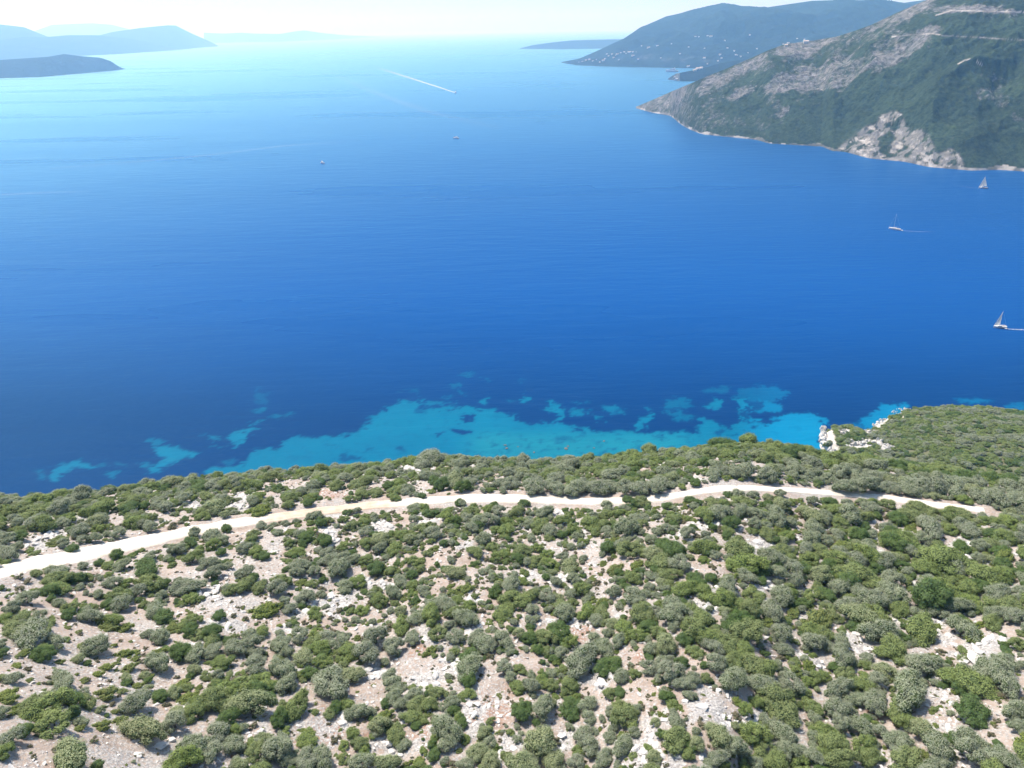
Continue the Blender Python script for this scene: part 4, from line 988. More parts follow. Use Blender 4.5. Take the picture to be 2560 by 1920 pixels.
cx_, cy_ = rr_ * np.sin(az_), rr_ * np.cos(az_)
cz_ = H(cx_, cy_)
qx_, qy_, _ = project(np.stack([cx_, cy_, cz_ + 1], -1))
dens = region_density(qx_, qy_)
bare = patch_field(cx_, cy_, 'WPR')
droad, _p = seg_dist(cx_, cy_, ROAD[::3] + [ROAD[-1]])
clump = fbm(cx_ / 12, cy_ / 12, 3, 201)
uu = RNG.uniform(0, 1, N)
FILL = []
for i in range(N):
    if cz_[i] < 6 or uu[i] > dens[i] * 1.0 or bare[i] > 0.22: continue
    px0, py0 = qx_[i], qy_[i]
    infill = py0 > 1560
    R0 = (0.62 + 2.3 * RNG.uniform() ** 1.9) * (0.72 if infill else 1.0)
    if qy_[i] > np.interp(qx_[i], rp[:, 0], rp[:, 1]):
        if droad[i] < 2.3 + 1.2 * R0 * RNG.uniform(0.75, 1.1): continue
    elif droad[i] < 1.9 + 0.5 * R0: continue
    if crowded(cx_[i], cy_[i], R0, 0.52 if not infill else 0.60): continue
    road_y = np.interp(px0, rp[:, 0], rp[:, 1])
    above = py0 < road_y
    po = 0.36
    if above: po = np.interp(px0, [0, 600, 1000, 1200, 1500, 1700, 2000, 2560], [0.42, 0.35, 0.5, 0.75, 0.6, 0.55, 0.85, 0.85])
    if above and px0 > 1480 and py0 < road_y - 70: po = 0.15
    u0 = RNG.uniform() + 0.15 * clump[i]
    k = 'O' if u0 < po * 0.85 else 'P' if u0 < po * (0.95 if above else 1.05) else 'G' if u0 < po + (1 - po) * 0.62 else 'D' if u0 < po + (1 - po) * 0.85 else 'Y' if not above else 'G'
    if above: R0 *= 0.88 if px0 < 1900 else 1.05
    if not above and not infill and px0 < 1650: R0 *= 0.70
    if R0 < 1.0 and not above and RNG.uniform() < 0.4: k = 'S'
    put(cx_[i], cy_[i], R0)
    FILL.append([k, cx_[i], cy_[i], R0])
ALL = PL + FILL
AX = np.array([p[1] for p in ALL]); AY = np.array([p[2] for p in ALL]); AR = np.array([p[3] for p in ALL])
AZ = H(AX, AY)
APX, APY, ADZ = project(np.stack([AX, AY, AZ + AR * 0.7], -1))
APW = 2 * AR * FPX / np.hypot(np.hypot(AX, AY), CAMZ - AZ)
print('plants', len(PL), len(FILL))
inview = (APX > -10) & (APX < 2570) & (APY < 1930) & (APY > 900)

CLASS = {'O': 'olive', 'P': 'olive', 'G': 'shrub', 'D': 'shrub', 'Y': 'cushion', 'S': 'scrub'}
order = np.argsort(-APW)
limit = {'olive': 300, 'shrub': 300, 'cushion': 110, 'scrub': 60}
chosen = {k: [] for k in limit}; restk = {}
for i in order:
    k = CLASS[ALL[i][0]]
    minpx = 24 if k in ('olive', 'shrub') else 14
    if inview[i] and len(chosen[k]) < limit[k] and APW[i] > minpx: chosen[k].append(i)
    else: restk.setdefault(k, []).append(i)

# ------------------------------------------------------------------ labels that say which one
MARKS = [  # landmark, photo px
    ('the red earth clearing', 830, 1840), ('the narrow pink footpath', 775, 1745), ('the long pink bare slope', 300, 1750), ('the pale bare slope under the road', 90, 1500),
    ('the bare pink shelf', 590, 1515), ('the tall white boulder', 855, 1805), ('the slabby white outcrop', 1130, 1665), ('the stony terrace of flat slabs', 1235, 1770),
    ('the pink gap of dry grass', 1310, 1660), ('the thin vertical path', 1500, 1790), ('the stony reddish clearing', 1450, 1590), ('the white and pink scree', 1780, 1775),
    ('the small red gap', 1598, 1640), ('the light rocky gully', 2000, 1635), ('the white limestone slabs', 2450, 1635), ('the wide pink slope', 2360, 1780), ('the pink slope in the corner', 2500, 1850),
    ('the forked pink trail', 1790, 1420), ('the pink clearing by the rubble', 1860, 1335), ('the rubble patch', 1905, 1365), ('the rocky strip of boulders', 2270, 1540), ('the stony tufted shelf', 2380, 1360),
    ('the white stone heap', 830, 1495), ('the bare rocky ledge', 910, 1325), ('the sloping grey scree by the road', 115, 1345), ('the bare bank above the road', 430, 1290), ('the white stony bank', 600, 1245),
    ('the brown earth bank', 850, 1240), ('the white turning place', 1175, 1220), ('the widest road stretch', 200, 1390), ('the tan stretch of the road', 760, 1285),
    ('the road behind the olive row', 1500, 1250), ('the sunlit road bend', 1880, 1215), ("the road's right end", 2440, 1270), ('the brow above turquoise shallows', 1150, 1140),
    ('the brow above the dark water', 250, 1215), ('the green brow above the bay', 1800, 1110), ('the white cliffs of the cove', 2180, 1150), ('the grey olive grove', 2250, 1200), ('the small mid-slope gaps', 1370, 1370),
    ('the pale gap among shrubs', 1170, 1400), ('the rock-strewn middle of the slope', 1330, 1450), ('the rocks under big shrubs', 1900, 1450), ('the bottom edge', 1500, 1900), ('the bottom edge beside the pale olive', 1800, 1900),
    ('the lower left corner', 60, 1880), ('the bottom edge under white slabs', 500, 1900), ('the bottom edge near the stony gap', 1100, 1900), ('the bottom edge among green shrubs', 2150, 1900),
    ('the pink gap with two tufts', 1050, 1300), ('the dark oak on the slope', 945, 1430), ('the left border', 20, 1640), ('the right border', 2550, 1560)]
DIRW = ['right of', 'below and right of', 'just below', 'below and left of', 'left of', 'above and left of', 'just above', 'above and right of']
ORD = ['leftmost', 'second from the left', 'third from the left', 'fourth from the left', 'fifth from the left', 'sixth from the left', 'seventh from the left', 'eighth from the left',
       'ninth from the left', 'tenth from the left', 'eleventh from the left', 'twelfth from the left']
NOUN = {'O': 'grey olive tree', 'P': 'pale olive tree', 'G': 'green shrub', 'D': 'dark shrub', 'Y': 'bright cushion shrub', 'S': 'dry tuft'}
def base_label(k, px, py, w):
    best = min(MARKS, key=lambda m: (m[1] - px) ** 2 + ((m[2] - py) * 1.3) ** 2)
    dx, dy = px - best[1], py - best[2]
    q = math.hypot(dx, dy)
    if q < 28: rel = 'beside'
    else: rel = DIRW[int(round(math.atan2(dy, dx) / (math.pi / 4))) % 8]
    size = 'small' if w < 38 else 'middle-sized' if w < 62 else 'large' if w < 85 else 'very large'
    if k in 'YS': size = 'small' if w < 28 else 'wide'
    return size, rel, best[0]
def assign_labels(idx):
    grp = {}
    for i in idx:
        k = ALL[i][0]
        grp.setdefault((k,) + base_label(k, APX[i], APY[i], APW[i]), []).append(i)
    out = {}
    for (k, size, rel, mark), m in grp.items():
        m = sorted(m, key=lambda i: APX[i])
        for j, i in enumerate(m):
            o_ = '' if len(m) == 1 else (ORD[min(j, 11)] + ' ')
            if len(m) == 2: o_ = ('left of two, ', 'right of two, ')[j]
            out[i] = (o_ + size + ' ' + NOUN[k] + ' ' + rel + ' ' + mark)
            if len(out[i].replace('-', ' ').split()) > 16: out[i] = out[i].replace('the bottom edge', 'the bottom').replace(' from the left ', ' from left ').replace('above and right of', 'up right of').replace('above and left of', 'up left of').replace('below and right of', 'down right of').replace('below and left of', 'down left of')
            if len(out[i].replace('-', ' ').split()) > 16: out[i] = out[i].replace(' ' + size + ' ', ' ', 1)
    return out

# ------------------------------------------------------------------ build the plants one by one
def place(kind_name, cat, group, idx, part_name, part2):
    labels = assign_labels(idx)
    for i in idx:
        k, x0, y0, R0 = ALL[i]
        g = random.Random(int(i) * 31 + 7)
        me = CROWNS[k][g.randrange(len(CROWNS[k]))]
        sx_, sy_, sz_ = R0 * g.uniform(0.90, 1.25), R0 * g.uniform(0.78, 1.05), R0 * g.uniform(0.72, 1.1)
        z0 = AZ[i] - 0.05
        rz = g.uniform(0, 6.28)
        if part2 is None:
            o = bpy.data.objects.new(kind_name, me); COL.objects.link(o)
            o.location = (x0, y0, z0); o.rotation_euler = (0, 0, rz); o.scale = (sx_, sy_, sz_)
            if k == 'Y':           # cushions grow in strips along the contour lines
                o.rotation_euler = (0.0, 0.0, g.uniform(0.2, 0.7)); o.scale = (sx_ * 1.05, sy_ * 0.85, sz_)
        else:
            o = empty(kind_name, (x0, y0, z0), rz); o.scale = (sx_, sy_, sz_)
            c_ = bpy.data.objects.new(part_name, me); COL.objects.link(c_); c_.parent = o
            t_ = bpy.data.objects.new(part2[0], part2[1][g.randrange(3)]); COL.objects.link(t_); t_.parent = o
        tag(o, labels[i], cat, group)
place('olive_tree', 'olive tree', 'olive trees on the hillside', chosen['olive'], 'crown', ('trunk', TRUNKS))
place('evergreen_shrub', 'shrub', 'evergreen shrubs on the hillside', chosen['shrub'], 'crown', ('stem', STEMS))
place('cushion_shrub', 'shrub', 'low cushion shrubs on bare soil', chosen['cushion'], 'crown', None)
place('scrub_tuft', 'scrub', 'dry scrub tufts on bare soil', chosen['scrub'], 'crown', None)

# ------------------------------------------------------------------ scattered stuff (geometry nodes instances)
def scatter(name, protos, P, S_, R_, idx, mat_slot=None):
    me = bpy.data.meshes.new(name)
    me.from_pydata(np.asarray(P).tolist(), [], [])
    a1 = me.attributes.new('sc', 'FLOAT_VECTOR', 'POINT'); a1.data.foreach_set('vector', np.asarray(S_, float).ravel())
    a2 = me.attributes.new('ro', 'FLOAT_VECTOR', 'POINT'); a2.data.foreach_set('vector', np.asarray(R_, float).ravel())
    a3 = me.attributes.new('ix', 'INT', 'POINT'); a3.data.foreach_set('value', np.asarray(idx, np.int32))
    o = bpy.data.objects.new(name, me); COL.objects.link(o)
    pc = bpy.data.collections.new(name + '_kinds')
    for j, pm in enumerate(protos):
        q = bpy.data.objects.new('%s_kind_%02d' % (name, j), pm); pc.objects.link(q)
    ng = bpy.data.node_groups.new(name, 'GeometryNodeTree')
    ng.interface.new_socket('Geometry', in_out='INPUT', socket_type='NodeSocketGeometry')
    ng.interface.new_socket('Geometry', in_out='OUTPUT', socket_type='NodeSocketGeometry')
    N_ = ng.nodes; L = ng.links
    gi = N_.new('NodeGroupInput'); go = N_.new('NodeGroupOutput')
    ci = N_.new('GeometryNodeCollectionInfo'); ci.inputs['Collection'].default_value = pc
    ci.inputs['Separate Children'].default_value = True; ci.inputs['Reset Children'].default_value = True
    iop = N_.new('GeometryNodeInstanceOnPoints'); iop.inputs['Pick Instance'].default_value = True
    def na(nm, t):
        q = N_.new('GeometryNodeInputNamedAttribute'); q.data_type = t; q.inputs['Name'].default_value = nm
        return q.outputs['Attribute']
    L.new(gi.outputs[0], iop.inputs['Points']); L.new(ci.outputs[0], iop.inputs['Instance'])
    L.new(na('ix', 'INT'), iop.inputs['Instance Index']); L.new(na('sc', 'FLOAT_VECTOR'), iop.inputs['Scale'])
    L.new(na('ro', 'FLOAT_VECTOR'), iop.inputs['Rotation']); L.new(iop.outputs[0], go.inputs[0])
    md = o.modifiers.new('scatter', 'NODES'); md.node_group = ng
    o['kind'] = 'stuff'
    return o

KO = ['O', 'P', 'G', 'D', 'Y', 'S']
def scatter_plants(name, idx, kinds):
    if not idx: return
    protos = []; start = {}
    for k in kinds: start[k] = len(protos); protos += CROWNS[k]
    P = []; S_ = []; R_ = []; X = []
    for i in idx:
        k, x0, y0, R0 = ALL[i]; g = random.Random(int(i) * 13 + 5)
        P.append((x0, y0, AZ[i] - 0.05)); S_.append((R0 * g.uniform(.9, 1.12), R0 * g.uniform(.86, 1.08), R0 * g.uniform(.8, 1.08)))
        R_.append((0, 0, g.uniform(0, 6.28))); X.append(start[k] + g.randrange(len(CROWNS[k])))
    scatter(name, protos, P, S_, R_, X)
scatter_plants('olive_grove', restk.get('olive', []), ['O', 'P'])
scatter_plants('shrub_cover', restk.get('shrub', []) + restk.get('cushion', []), ['G', 'D', 'Y'])

# tiny tufts over bare soil
M_ = 9000
a_ = RNG.uniform(-0.78, 0.78, M_); r_ = np.sqrt(RNG.uniform(50 ** 2, 175 ** 2, M_))
x_, y_ = r_ * np.sin(a_), r_ * np.cos(a_)
dr, _q = seg_dist(x_, y_, ROAD[::3] + [ROAD[-1]])
kk = dr > 3.4; x_, y_ = x_[kk], y_[kk]
z_ = H(x_, y_)
s_ = RNG.uniform(0.12, 0.5, len(x_)) ** 1.2
extra = restk.get('scrub', [])
P = np.concatenate([np.stack([x_, y_, z_ - 0.03], -1), np.array([(AX[i], AY[i], AZ[i] - .03) for i in extra]).reshape(-1, 3)])
s_ = np.concatenate([s_, AR[extra] if len(extra) else np.zeros(0)])
n_ = len(P)
ix_ = RNG.choice(8, n_, p=[.17, .17, .17, .17, .08, .08, .08, .08])
scatter('low_scrub', CROWNS['S'] + CROWNS['Y'], P, np.stack([s_ * RNG.uniform(.9, 1.3, n_), s_, s_ * RNG.uniform(.8, 1.2, n_)], -1),
        np.stack([np.zeros(n_), np.zeros(n_), RNG.uniform(0, 6.28, n_)], -1), ix_)

# young green shrubs and seedlings between the big crowns
M_ = 20000
a_ = RNG.uniform(-1.04, 1.04, M_); r_ = np.sqrt(RNG.uniform(46 ** 2, 200 ** 2, M_))
x_, y_ = r_ * np.sin(a_), r_ * np.cos(a_)
dr, _q = seg_dist(x_, y_, ROAD[::3] + [ROAD[-1]])
z_ = H(x_, y_)
qx_, qy_, _ = project(np.stack([x_, y_, z_], -1))
bb = patch_field(x_, y_, 'WPR')
left = (qx_ < 520) & (qy_ > 1540)
kk = (dr > 3.6) & (bb < RNG.uniform(0.1, 0.6, M_)) & (~left | (RNG.uniform(0, 1, M_) < 0.12)) & (fbm(x_ / 6, y_ / 6, 3, 611) > -0.12)
x_, y_, z_ = x_[kk], y_[kk], z_[kk]; n_ = len(x_)
s_ = 0.28 + 0.62 * RNG.uniform(0, 1, n_) ** 1.6
kx = RNG.choice(4, n_, p=[.34, .34, .14, .18])
cnt_ = [len(CROWNS[k]) for k in 'GOYD']; off_ = np.concatenate([[0], np.cumsum(cnt_)])
ix_ = np.array([off_[k] + RNG.integers(0, cnt_[k]) for k in kx])
scatter('young_shrubs', CROWNS['G'] + CROWNS['O'] + CROWNS['Y'] + CROWNS['D'], np.stack([x_, y_, z_ - 0.05], -1), np.stack([s_ * RNG.uniform(.9, 1.3, n_), s_, s_ * RNG.uniform(.7, 1.1, n_)], -1),
        np.stack([np.zeros(n_), np.zeros(n_), RNG.uniform(0, 6.28, n_)], -1), ix_)

# headland maquis, and the slope falling to the sea
M_ = 52000
hx = RNG.uniform(60, 520, M_); hy = RNG.uniform(120, 480, M_)
rr2 = np.hypot(hx, hy)
hz = H(hx, hy)
qx_, qy_, _ = project(np.stack([hx, hy, hz], -1))
ok = (rr2 > 215) & (hz > 2.5) & (qx_ < 3000) & (qx_ > 900)
clm = np.zeros(M_)
for w in WHITE:
    clm = np.maximum(clm, sstep(poly_sd(qx_, qy_, w), -3, 0))
ok &= (clm < 0.4) | (RNG.uniform(0, 1, M_) < 0.06)
sl = (hx < 150)
ok &= ~(sl & (RNG.uniform(0, 1, M_) < 0.5))
hx, hy, hz = hx[ok], hy[ok], hz[ok]
n_ = len(hx)
hr = RNG.uniform(0.9, 2.5, n_) * (0.8 + 0.5 * np.clip(fbm(hx / 20, hy / 20, 2, 77) + .4, 0, 1))
nO, nG, nD, nY = len(CROWNS['O']), len(CROWNS['G']), len(CROWNS['D']), len(CROWNS['Y'])
cz2 = fbm(hx / 14, hy / 14, 3, 78)
ik = np.where(cz2 > 0.22, RNG.integers(0, nO, n_), np.where(cz2 > -0.16, nO + RNG.integers(0, nG, n_), np.where(RNG.uniform(0, 1, n_) < 0.85, nO + nG + RNG.integers(0, nD, n_), nO + nG + nD + RNG.integers(0, nY, n_))))
ik = np.where(RNG.uniform(0, 1, n_) < 0.2, RNG.integers(0, nO + nG, n_), ik)
scatter('headland_maquis', CROWNS['O'] + CROWNS['G'] + CROWNS['D'] + CROWNS['Y'], np.stack([hx, hy, hz - 0.25], -1), np.stack([hr, hr, hr * 0.85], -1),
        np.stack([np.zeros(n_), np.zeros(n_), RNG.uniform(0, 6.28, n_)], -1), ik)

# ================================================================== ROCKS
def rock_mesh(name, seed, flat=0.6):
    g = np.random.default_rng(seed)
    v, f = ICO2
    v = v.copy()
    for _ in range(7):
        n = g.normal(size=3); n /= np.linalg.norm(n); c_ = g.uniform(0.45, 0.8)
        d = v @ n
        v = v - np.maximum(d - c_, 0)[:, None] * n
    v = v * (1 + 0.05 * g.normal(size=(len(v), 1))) * [1, g.uniform(.6, .95), flat * g.uniform(.7, 1.1)]
    me = bpy.data.meshes.new(name); me.from_pydata(v.tolist(), [], f); finish(me, MAT['rock'], False)
    return me
ROCKS = [rock_mesh('limestone_block', 900 + k, (0.75, 0.5, 0.35)[k % 3]) for k in range(9)]
def small_rock(name, seed):
    g = np.random.default_rng(seed); v, f = ICO1
    v = v * (1 + 0.18 * g.normal(size=(len(v), 1))) * [1, g.uniform(.6, .9), g.uniform(.4, .7)]
    me = bpy.data.meshes.new(name); me.from_pydata(v.tolist(), [], f); finish(me, MAT['rock'], False)
    return me
SMALL = [small_rock('stone', 950 + k) for k in range(6)]
M_ = 155000
a_ = RNG.uniform(-1.04, 1.04, M_); r_ = np.sqrt(RNG.uniform(50 ** 2, 190 ** 2, M_))
x_, y_ = r_ * np.sin(a_), r_ * np.cos(a_)
rk_ = patch_field(x_, y_, 'W'); pk_ = patch_field(x_, y_, 'PR')
lo = fbm(x_ / 5, y_ / 5, 3, 301)
pr = np.clip(0.95 * rk_ * (0.6 + lo) + 0.30 * pk_ * (0.7 + 1.5 * lo) + 0.42 * np.clip(0.35 + 1.5 * lo, 0, 1), 0, 0.95)
dr, _q = seg_dist(x_, y_, ROAD[::3] + [ROAD[-1]])
kk = (RNG.uniform(0, 1, M_) < pr) & (dr > 2.9)
x_, y_, rk_ = x_[kk], y_[kk], rk_[kk]
z_ = H(x_, y_); n_ = len(x_)
s_ = 0.08 + 0.48 * RNG.uniform(0, 1, n_) ** 3.2 * (0.6 + 0.7 * rk_)
print('rubble', n_)
scatter('limestone_rubble', SMALL, np.stack([x_, y_, z_ + 0.1 * s_], -1), np.stack([s_ * RNG.uniform(.9, 1.6, n_), s_, s_ * RNG.uniform(.6, 1.1, n_)], -1),
        np.stack([RNG.normal(0, .25, n_), RNG.normal(0, .25, n_), RNG.uniform(0, 6.28, n_)], -1), RNG.integers(0, 6, n_))

# boulders that can be told apart
BL = [(855, 1808, 26, 'tall white boulder with dark hollows beside the red earth clearing'), (892, 1572, 14, 'white boulder standing among olives above the pink gully'),
      (928, 1563, 12, 'white boulder right of another one among the dense shrubs'), (1330, 1375, 10, 'white boulder at the foot of a green shrub in mid slope'),
      (1057, 1862, 11, 'round boulder on red earth below the dark shrub'), (1047, 1868, 9, 'flat boulder left of the round one on red earth'),
      (1243, 1756, 13, 'upper flat slab of the row on the stony terrace'), (1242, 1769, 13, 'second flat slab from the top of the stony terrace row'), (1243, 1781, 13, 'third flat slab from the top of the stony terrace row'), (1243, 1790, 9, 'lowest slab of the row on the stony terrace'),
      (1196, 1565, 20, 'bright boulder between two shrubs above the slabby outcrop'), (1445, 1568, 16, 'bright flat boulder at the top of the reddish clearing'), (1300, 1563, 12, 'boulder on the pink crest behind the round shrubs'),
      (938, 1672, 12, 'boulder with a dark shadow side on the upper pink gully'), (625, 1840, 14, 'rounded boulder on the white rubble between two olives'), (637, 1848, 10, 'small boulder right of the rounded one on white rubble'),
      (620, 1853, 8, 'little boulder under the rounded one on white rubble'), (1656, 1890, 24, 'upright white boulder at the bottom edge between olives'), (1410, 1865, 16, 'boulder beside the large pale olive tree'),
      (2512, 1295, 22, 'wide white boulder alone among shrubs below the road end'), (2185, 1302, 20, 'pale rounded slab in the shrubs under the road'), (2065, 1300, 12, 'white boulder at the left among green shrubs'),
      (1980, 1297, 12, 'flat white rock below the sunlit bend of the road'), (1865, 1300, 14, 'flat white slab under the grey shrub row'), (1800, 1302, 20, 'long pale slab above the round shrub'), (1745, 1307, 16, 'low pale slab left of the long one'),
      (2540, 1390, 18, 'white boulder on pink soil near the right border'), (2420, 1393, 16, 'flat boulder on the stony shelf'), (2410, 1372, 14, 'boulder in the middle of the stony shelf'), (2450, 1358, 14, 'boulder at the right end of the stony shelf'),
      (2440, 1405, 14, 'flat boulder below the stony shelf beside a dark shrub'), (1940, 1440, 14, 'white boulder under the forked trail'), (1918, 1456, 18, 'largest white block of the pale rocky gap'), (1930, 1365, 10, 'block at the top of the rubble patch'),
      (1725, 1445, 16, 'white slab at the foot of the broad shrub'), (830, 1493, 16, 'large block of the white stone heap'), (842, 1500, 12, 'second block of the white stone heap'), (855, 1490, 13, 'upper block of the white stone heap'), (960, 1492, 14, 'white block right of the stone heap'),
      (820, 1515, 11, 'lowest block of the white stone heap'), (928, 1458, 12, 'block in the stony streak under the dark oak'), (960, 1462, 12, 'pale block at the right end of the stony streak'), (935, 1152, 28, 'flat dark-sided rock slab on the brow above the water'),
      (255, 1363, 14, 'rock at the edge of the olive beside the road'), (118, 1338, 14, 'grey block at the top of the roadside scree'), (95, 1350, 12, 'grey block at the left of the roadside scree'), (140, 1330, 12, 'grey block at the right of the roadside scree'),
      (35, 1462, 14, 'flat rock on the pale slope under the road'), (15, 1412, 12, 'pale stone on the near verge of the road'), (10, 1475, 12, 'long flat rock at the left border under the road'), (370, 1845, 30, 'wide white slab below the large pale olive'),
      (400, 1865, 34, 'broad white slab with cracks at the lower left'), (430, 1850, 24, 'pointed white slab beside the broad one'), (345, 1888, 20, 'white slab near the bottom edge at the lower left'), (485, 1617, 20, 'white rock block behind the dark round shrub'), (475, 1608, 14, 'upper small rock behind the dark round shrub'),
      (955, 1895, 22, 'white blocky outcrop at the bottom edge'), (980, 1880, 18, 'pale block on the outcrop near the bottom edge'), (1000, 1885, 16, 'right block of the outcrop near the bottom edge'), (2075, 1820, 13, 'white rock among the lower right olives'), (2120, 1838, 12, 'pale rock between two lower right shrubs'),
      (2200, 1890, 16, 'pale block in the gap between lower right shrubs'), (2530, 1728, 14, 'flat white rock beside the right border olive'), (1120, 1650, 22, 'upper block of the slabby outcrop'), (1140, 1665, 26, 'main grey block of the slabby outcrop'), (1150, 1680, 24, 'lower layered block of the slabby outcrop'),
      (1112, 1672, 18, 'left block of the slabby outcrop'), (1320, 1685, 16, 'low white slab at the edge of the dry grass gap'), (2440, 1650, 40, 'broadest white slab of the limestone slabs'), (2410, 1655, 30, 'left slab of the limestone slabs'), (2425, 1635, 24, 'upper slab of the limestone slabs'),
      (2395, 1640, 18, 'small grey slab at the left of the limestone slabs'), (2350, 1560, 18, 'white rock at the top of the limestone slabs'), (2250, 1555, 20, 'white block at the left of the boulder strip'), (2320, 1545, 20, 'white block in the middle of the boulder strip'), (2365, 1550, 16, 'right white block of the boulder strip')]
BLX = np.array([b[0] for b in BL], float); BLY = np.array([b[1] for b in BL], float)
bx, by, bt = march(BLX, BLY + 1, H)
bz = H(bx, by)
for j, (b, x0, y0, t0, z0) in enumerate(zip(BL, bx, by, bt, bz)):
    g = random.Random(j * 7 + 3)
    o = bpy.data.objects.new('boulder', ROCKS[g.randrange(len(ROCKS)) if 'flat' not in b[3] and 'slab' not in b[3] else (g.randrange(3) * 3 + 2)]); COL.objects.link(o)
    R0 = b[2] * t0 / FPX / 2 * 1.12
    o.location = (x0, y0, z0 + R0 * 0.12); o.rotation_euler = (g.uniform(-.25, .25), g.uniform(-.25, .25), g.uniform(0, 6.28))
    k_ = 1.25 if 'tall' in b[3] or 'upright' in b[3] else 0.9
    o.scale = (R0, R0 * 0.95, R0 * k_)
    tag(o, b[3], 'boulder', 'limestone boulders on the hillside')

# rocks standing in the shallows
MAT['rock'] = plain('wet_limestone', (0.11, 0.12, 0.12), 0.6, 0.3)
WET = [rock_mesh('sea_rock', 970 + k, 0.5) for k in range(3)]
SR = [(1263, 1113, 11, 'pale rock standing in the turquoise shallows'), (1267, 1121, 11, 'second pale rock in the shallows, nearer to the shore'), (1295, 1117, 7, 'small rock awash in the shallows'), (1510, 1103, 10, 'dark-sided rock in the greenish shallows'),
      (1415, 1122, 14, 'flat rock at the edge of the shrubs and the shallows'), (1420, 1116, 9, 'low rock beside the flat one in the shallows'), (1335, 1131, 10, 'rock at the waterline below the brow'), (1485, 1120, 8, 'little rock near the waterline')]
for j, (px0, py0, w, lab) in enumerate(SR):
    q = on_plane([px0], [py0])[0]; t0 = np.linalg.norm(q - [0, 0, CAMZ]); R0 = w * t0 / FPX / 2 * 0.8
    o = bpy.data.objects.new('sea_rock', WET[j % 3]); COL.objects.link(o)
    o.location = (q[0], q[1], 0.15 * R0); o.rotation_euler = (0, 0, j * 1.3); o.scale = (R0, R0 * .9, R0 * .8)
    tag(o, lab, 'rock', 'rocks in the shallows')

# jagged limestone faces of the promontory and cove
def crag(name, pts, hgt, seed, label, zoff=0.0):
    """row of broken limestone buttresses; pts in photo px on the terrain, hgt in metres"""
    g = np.random.default_rng(seed)
    V = []; F = []
    px0 = np.array([p[0] for p in pts], float); py0 = np.array([p[1] for p in pts], float)
    s = np.linspace(0, len(pts) - 1, len(pts) * 9)
    px1 = np.interp(s, np.arange(len(pts)), px0); py1 = np.interp(s, np.arange(len(pts)), py0)
    x1, y1, _ = march(px1, py1, H, 0, 200, 640, 900)
    z1 = H(x1, y1)
    v0, f0 = ICO2
    for x0, y0, z0 in zip(x1, y1, z1):
        R0 = hgt * g.uniform(.22, .6)
        v = v0.copy()
        for _ in range(8):
            n = g.normal(size=3); n /= np.linalg.norm(n); d = v @ n; v = v - np.maximum(d - g.uniform(.5, .8), 0)[:, None] * n
        v = v * (1 + .07 * g.normal(size=(len(v), 1)))
        b0 = len(V)
        V += (v * [R0 * g.uniform(.6, 1.1), R0 * g.uniform(.6, 1.1), hgt * g.uniform(.2, .75)] + [x0 + g.normal() * .9, y0 + g.normal() * .9, z0 + zoff + hgt * g.uniform(-.1, .3)]).tolist()
        F += [[i + b0 for i in f] for f in f0]
    o = mesh_obj(name, V, F, MAT['cliff'])
    return tag(o, label, 'cliff', 'white limestone faces of the headland')
crag('limestone_cliff', [(2058, 1076), (2057, 1090), (2060, 1104), (2068, 1116)], 5.0, 1, 'tall white cliff face at the tip of the low promontory')
crag('limestone_cliff', [(2070, 1122), (2086, 1132)], 3.0, 8, 'low white cliff foot at the near side of the promontory')
crag('limestone_cliff', [(2102, 1080), (2122, 1084)], 2.4, 2, 'white rock band on top of the low promontory')
crag('limestone_cliff', [(2124, 1118), (2132, 1110), (2150, 1112), (2172, 1100)], 3.0, 3, 'zigzag white scarp left of the little cove')
crag('limestone_cliff', [(2186, 1104), (2202, 1108), (2212, 1122), (2232, 1118)], 3.6, 4, 'wide white scarp right of the little cove')
crag('limestone_cliff', [(2166, 1080), (2184, 1080)], 1.8, 5, 'short white ledge at the waterline of the inlet')
crag('limestone_cliff', [(2186, 1066), (2200, 1058), (2212, 1050)], 2.4, 6, 'slanting white shore rocks below the headland')
crag('limestone_cliff', [(2234, 1036), (2246, 1028), (2268, 1024)], 2.4, 7, 'uppermost white shore rocks of the headland')

# ================================================================== BOATS
white = plain('white_hull', (0.8, 0.8, 0.8), 0.3, 0.5)
dark = plain('dark_glass', (0.03, 0.035, 0.045), 0.15, 0.5)
_S = Mat('sailcloth', 0.7, 0.2); _S.base((0.82, 0.82, 0.80))
_t = _S.new('ShaderNodeBsdfTranslucent'); _t.inputs[0].default_value = (0.85, 0.85, 0.82, 1)
_x = _S.new('ShaderNodeMixShader'); _x.inputs[0].default_value = 0.55
_S.link(_S.b.outputs[0], _x.inputs[1]); _S.link(_t.outputs[0], _x.inputs[2]); _S.link(_x.outputs[0], _S.n['Material Output'].inputs[0])
sailm = _S.m
metal = plain('mast_metal', (0.62, 0.63, 0.65), 0.35, 0.5)
teak = plain('deck', (0.55, 0.48, 0.38), 0.7, 0.2)
grey = plain('grey_rubber', (0.42, 0.44, 0.46), 0.6, 0.3)

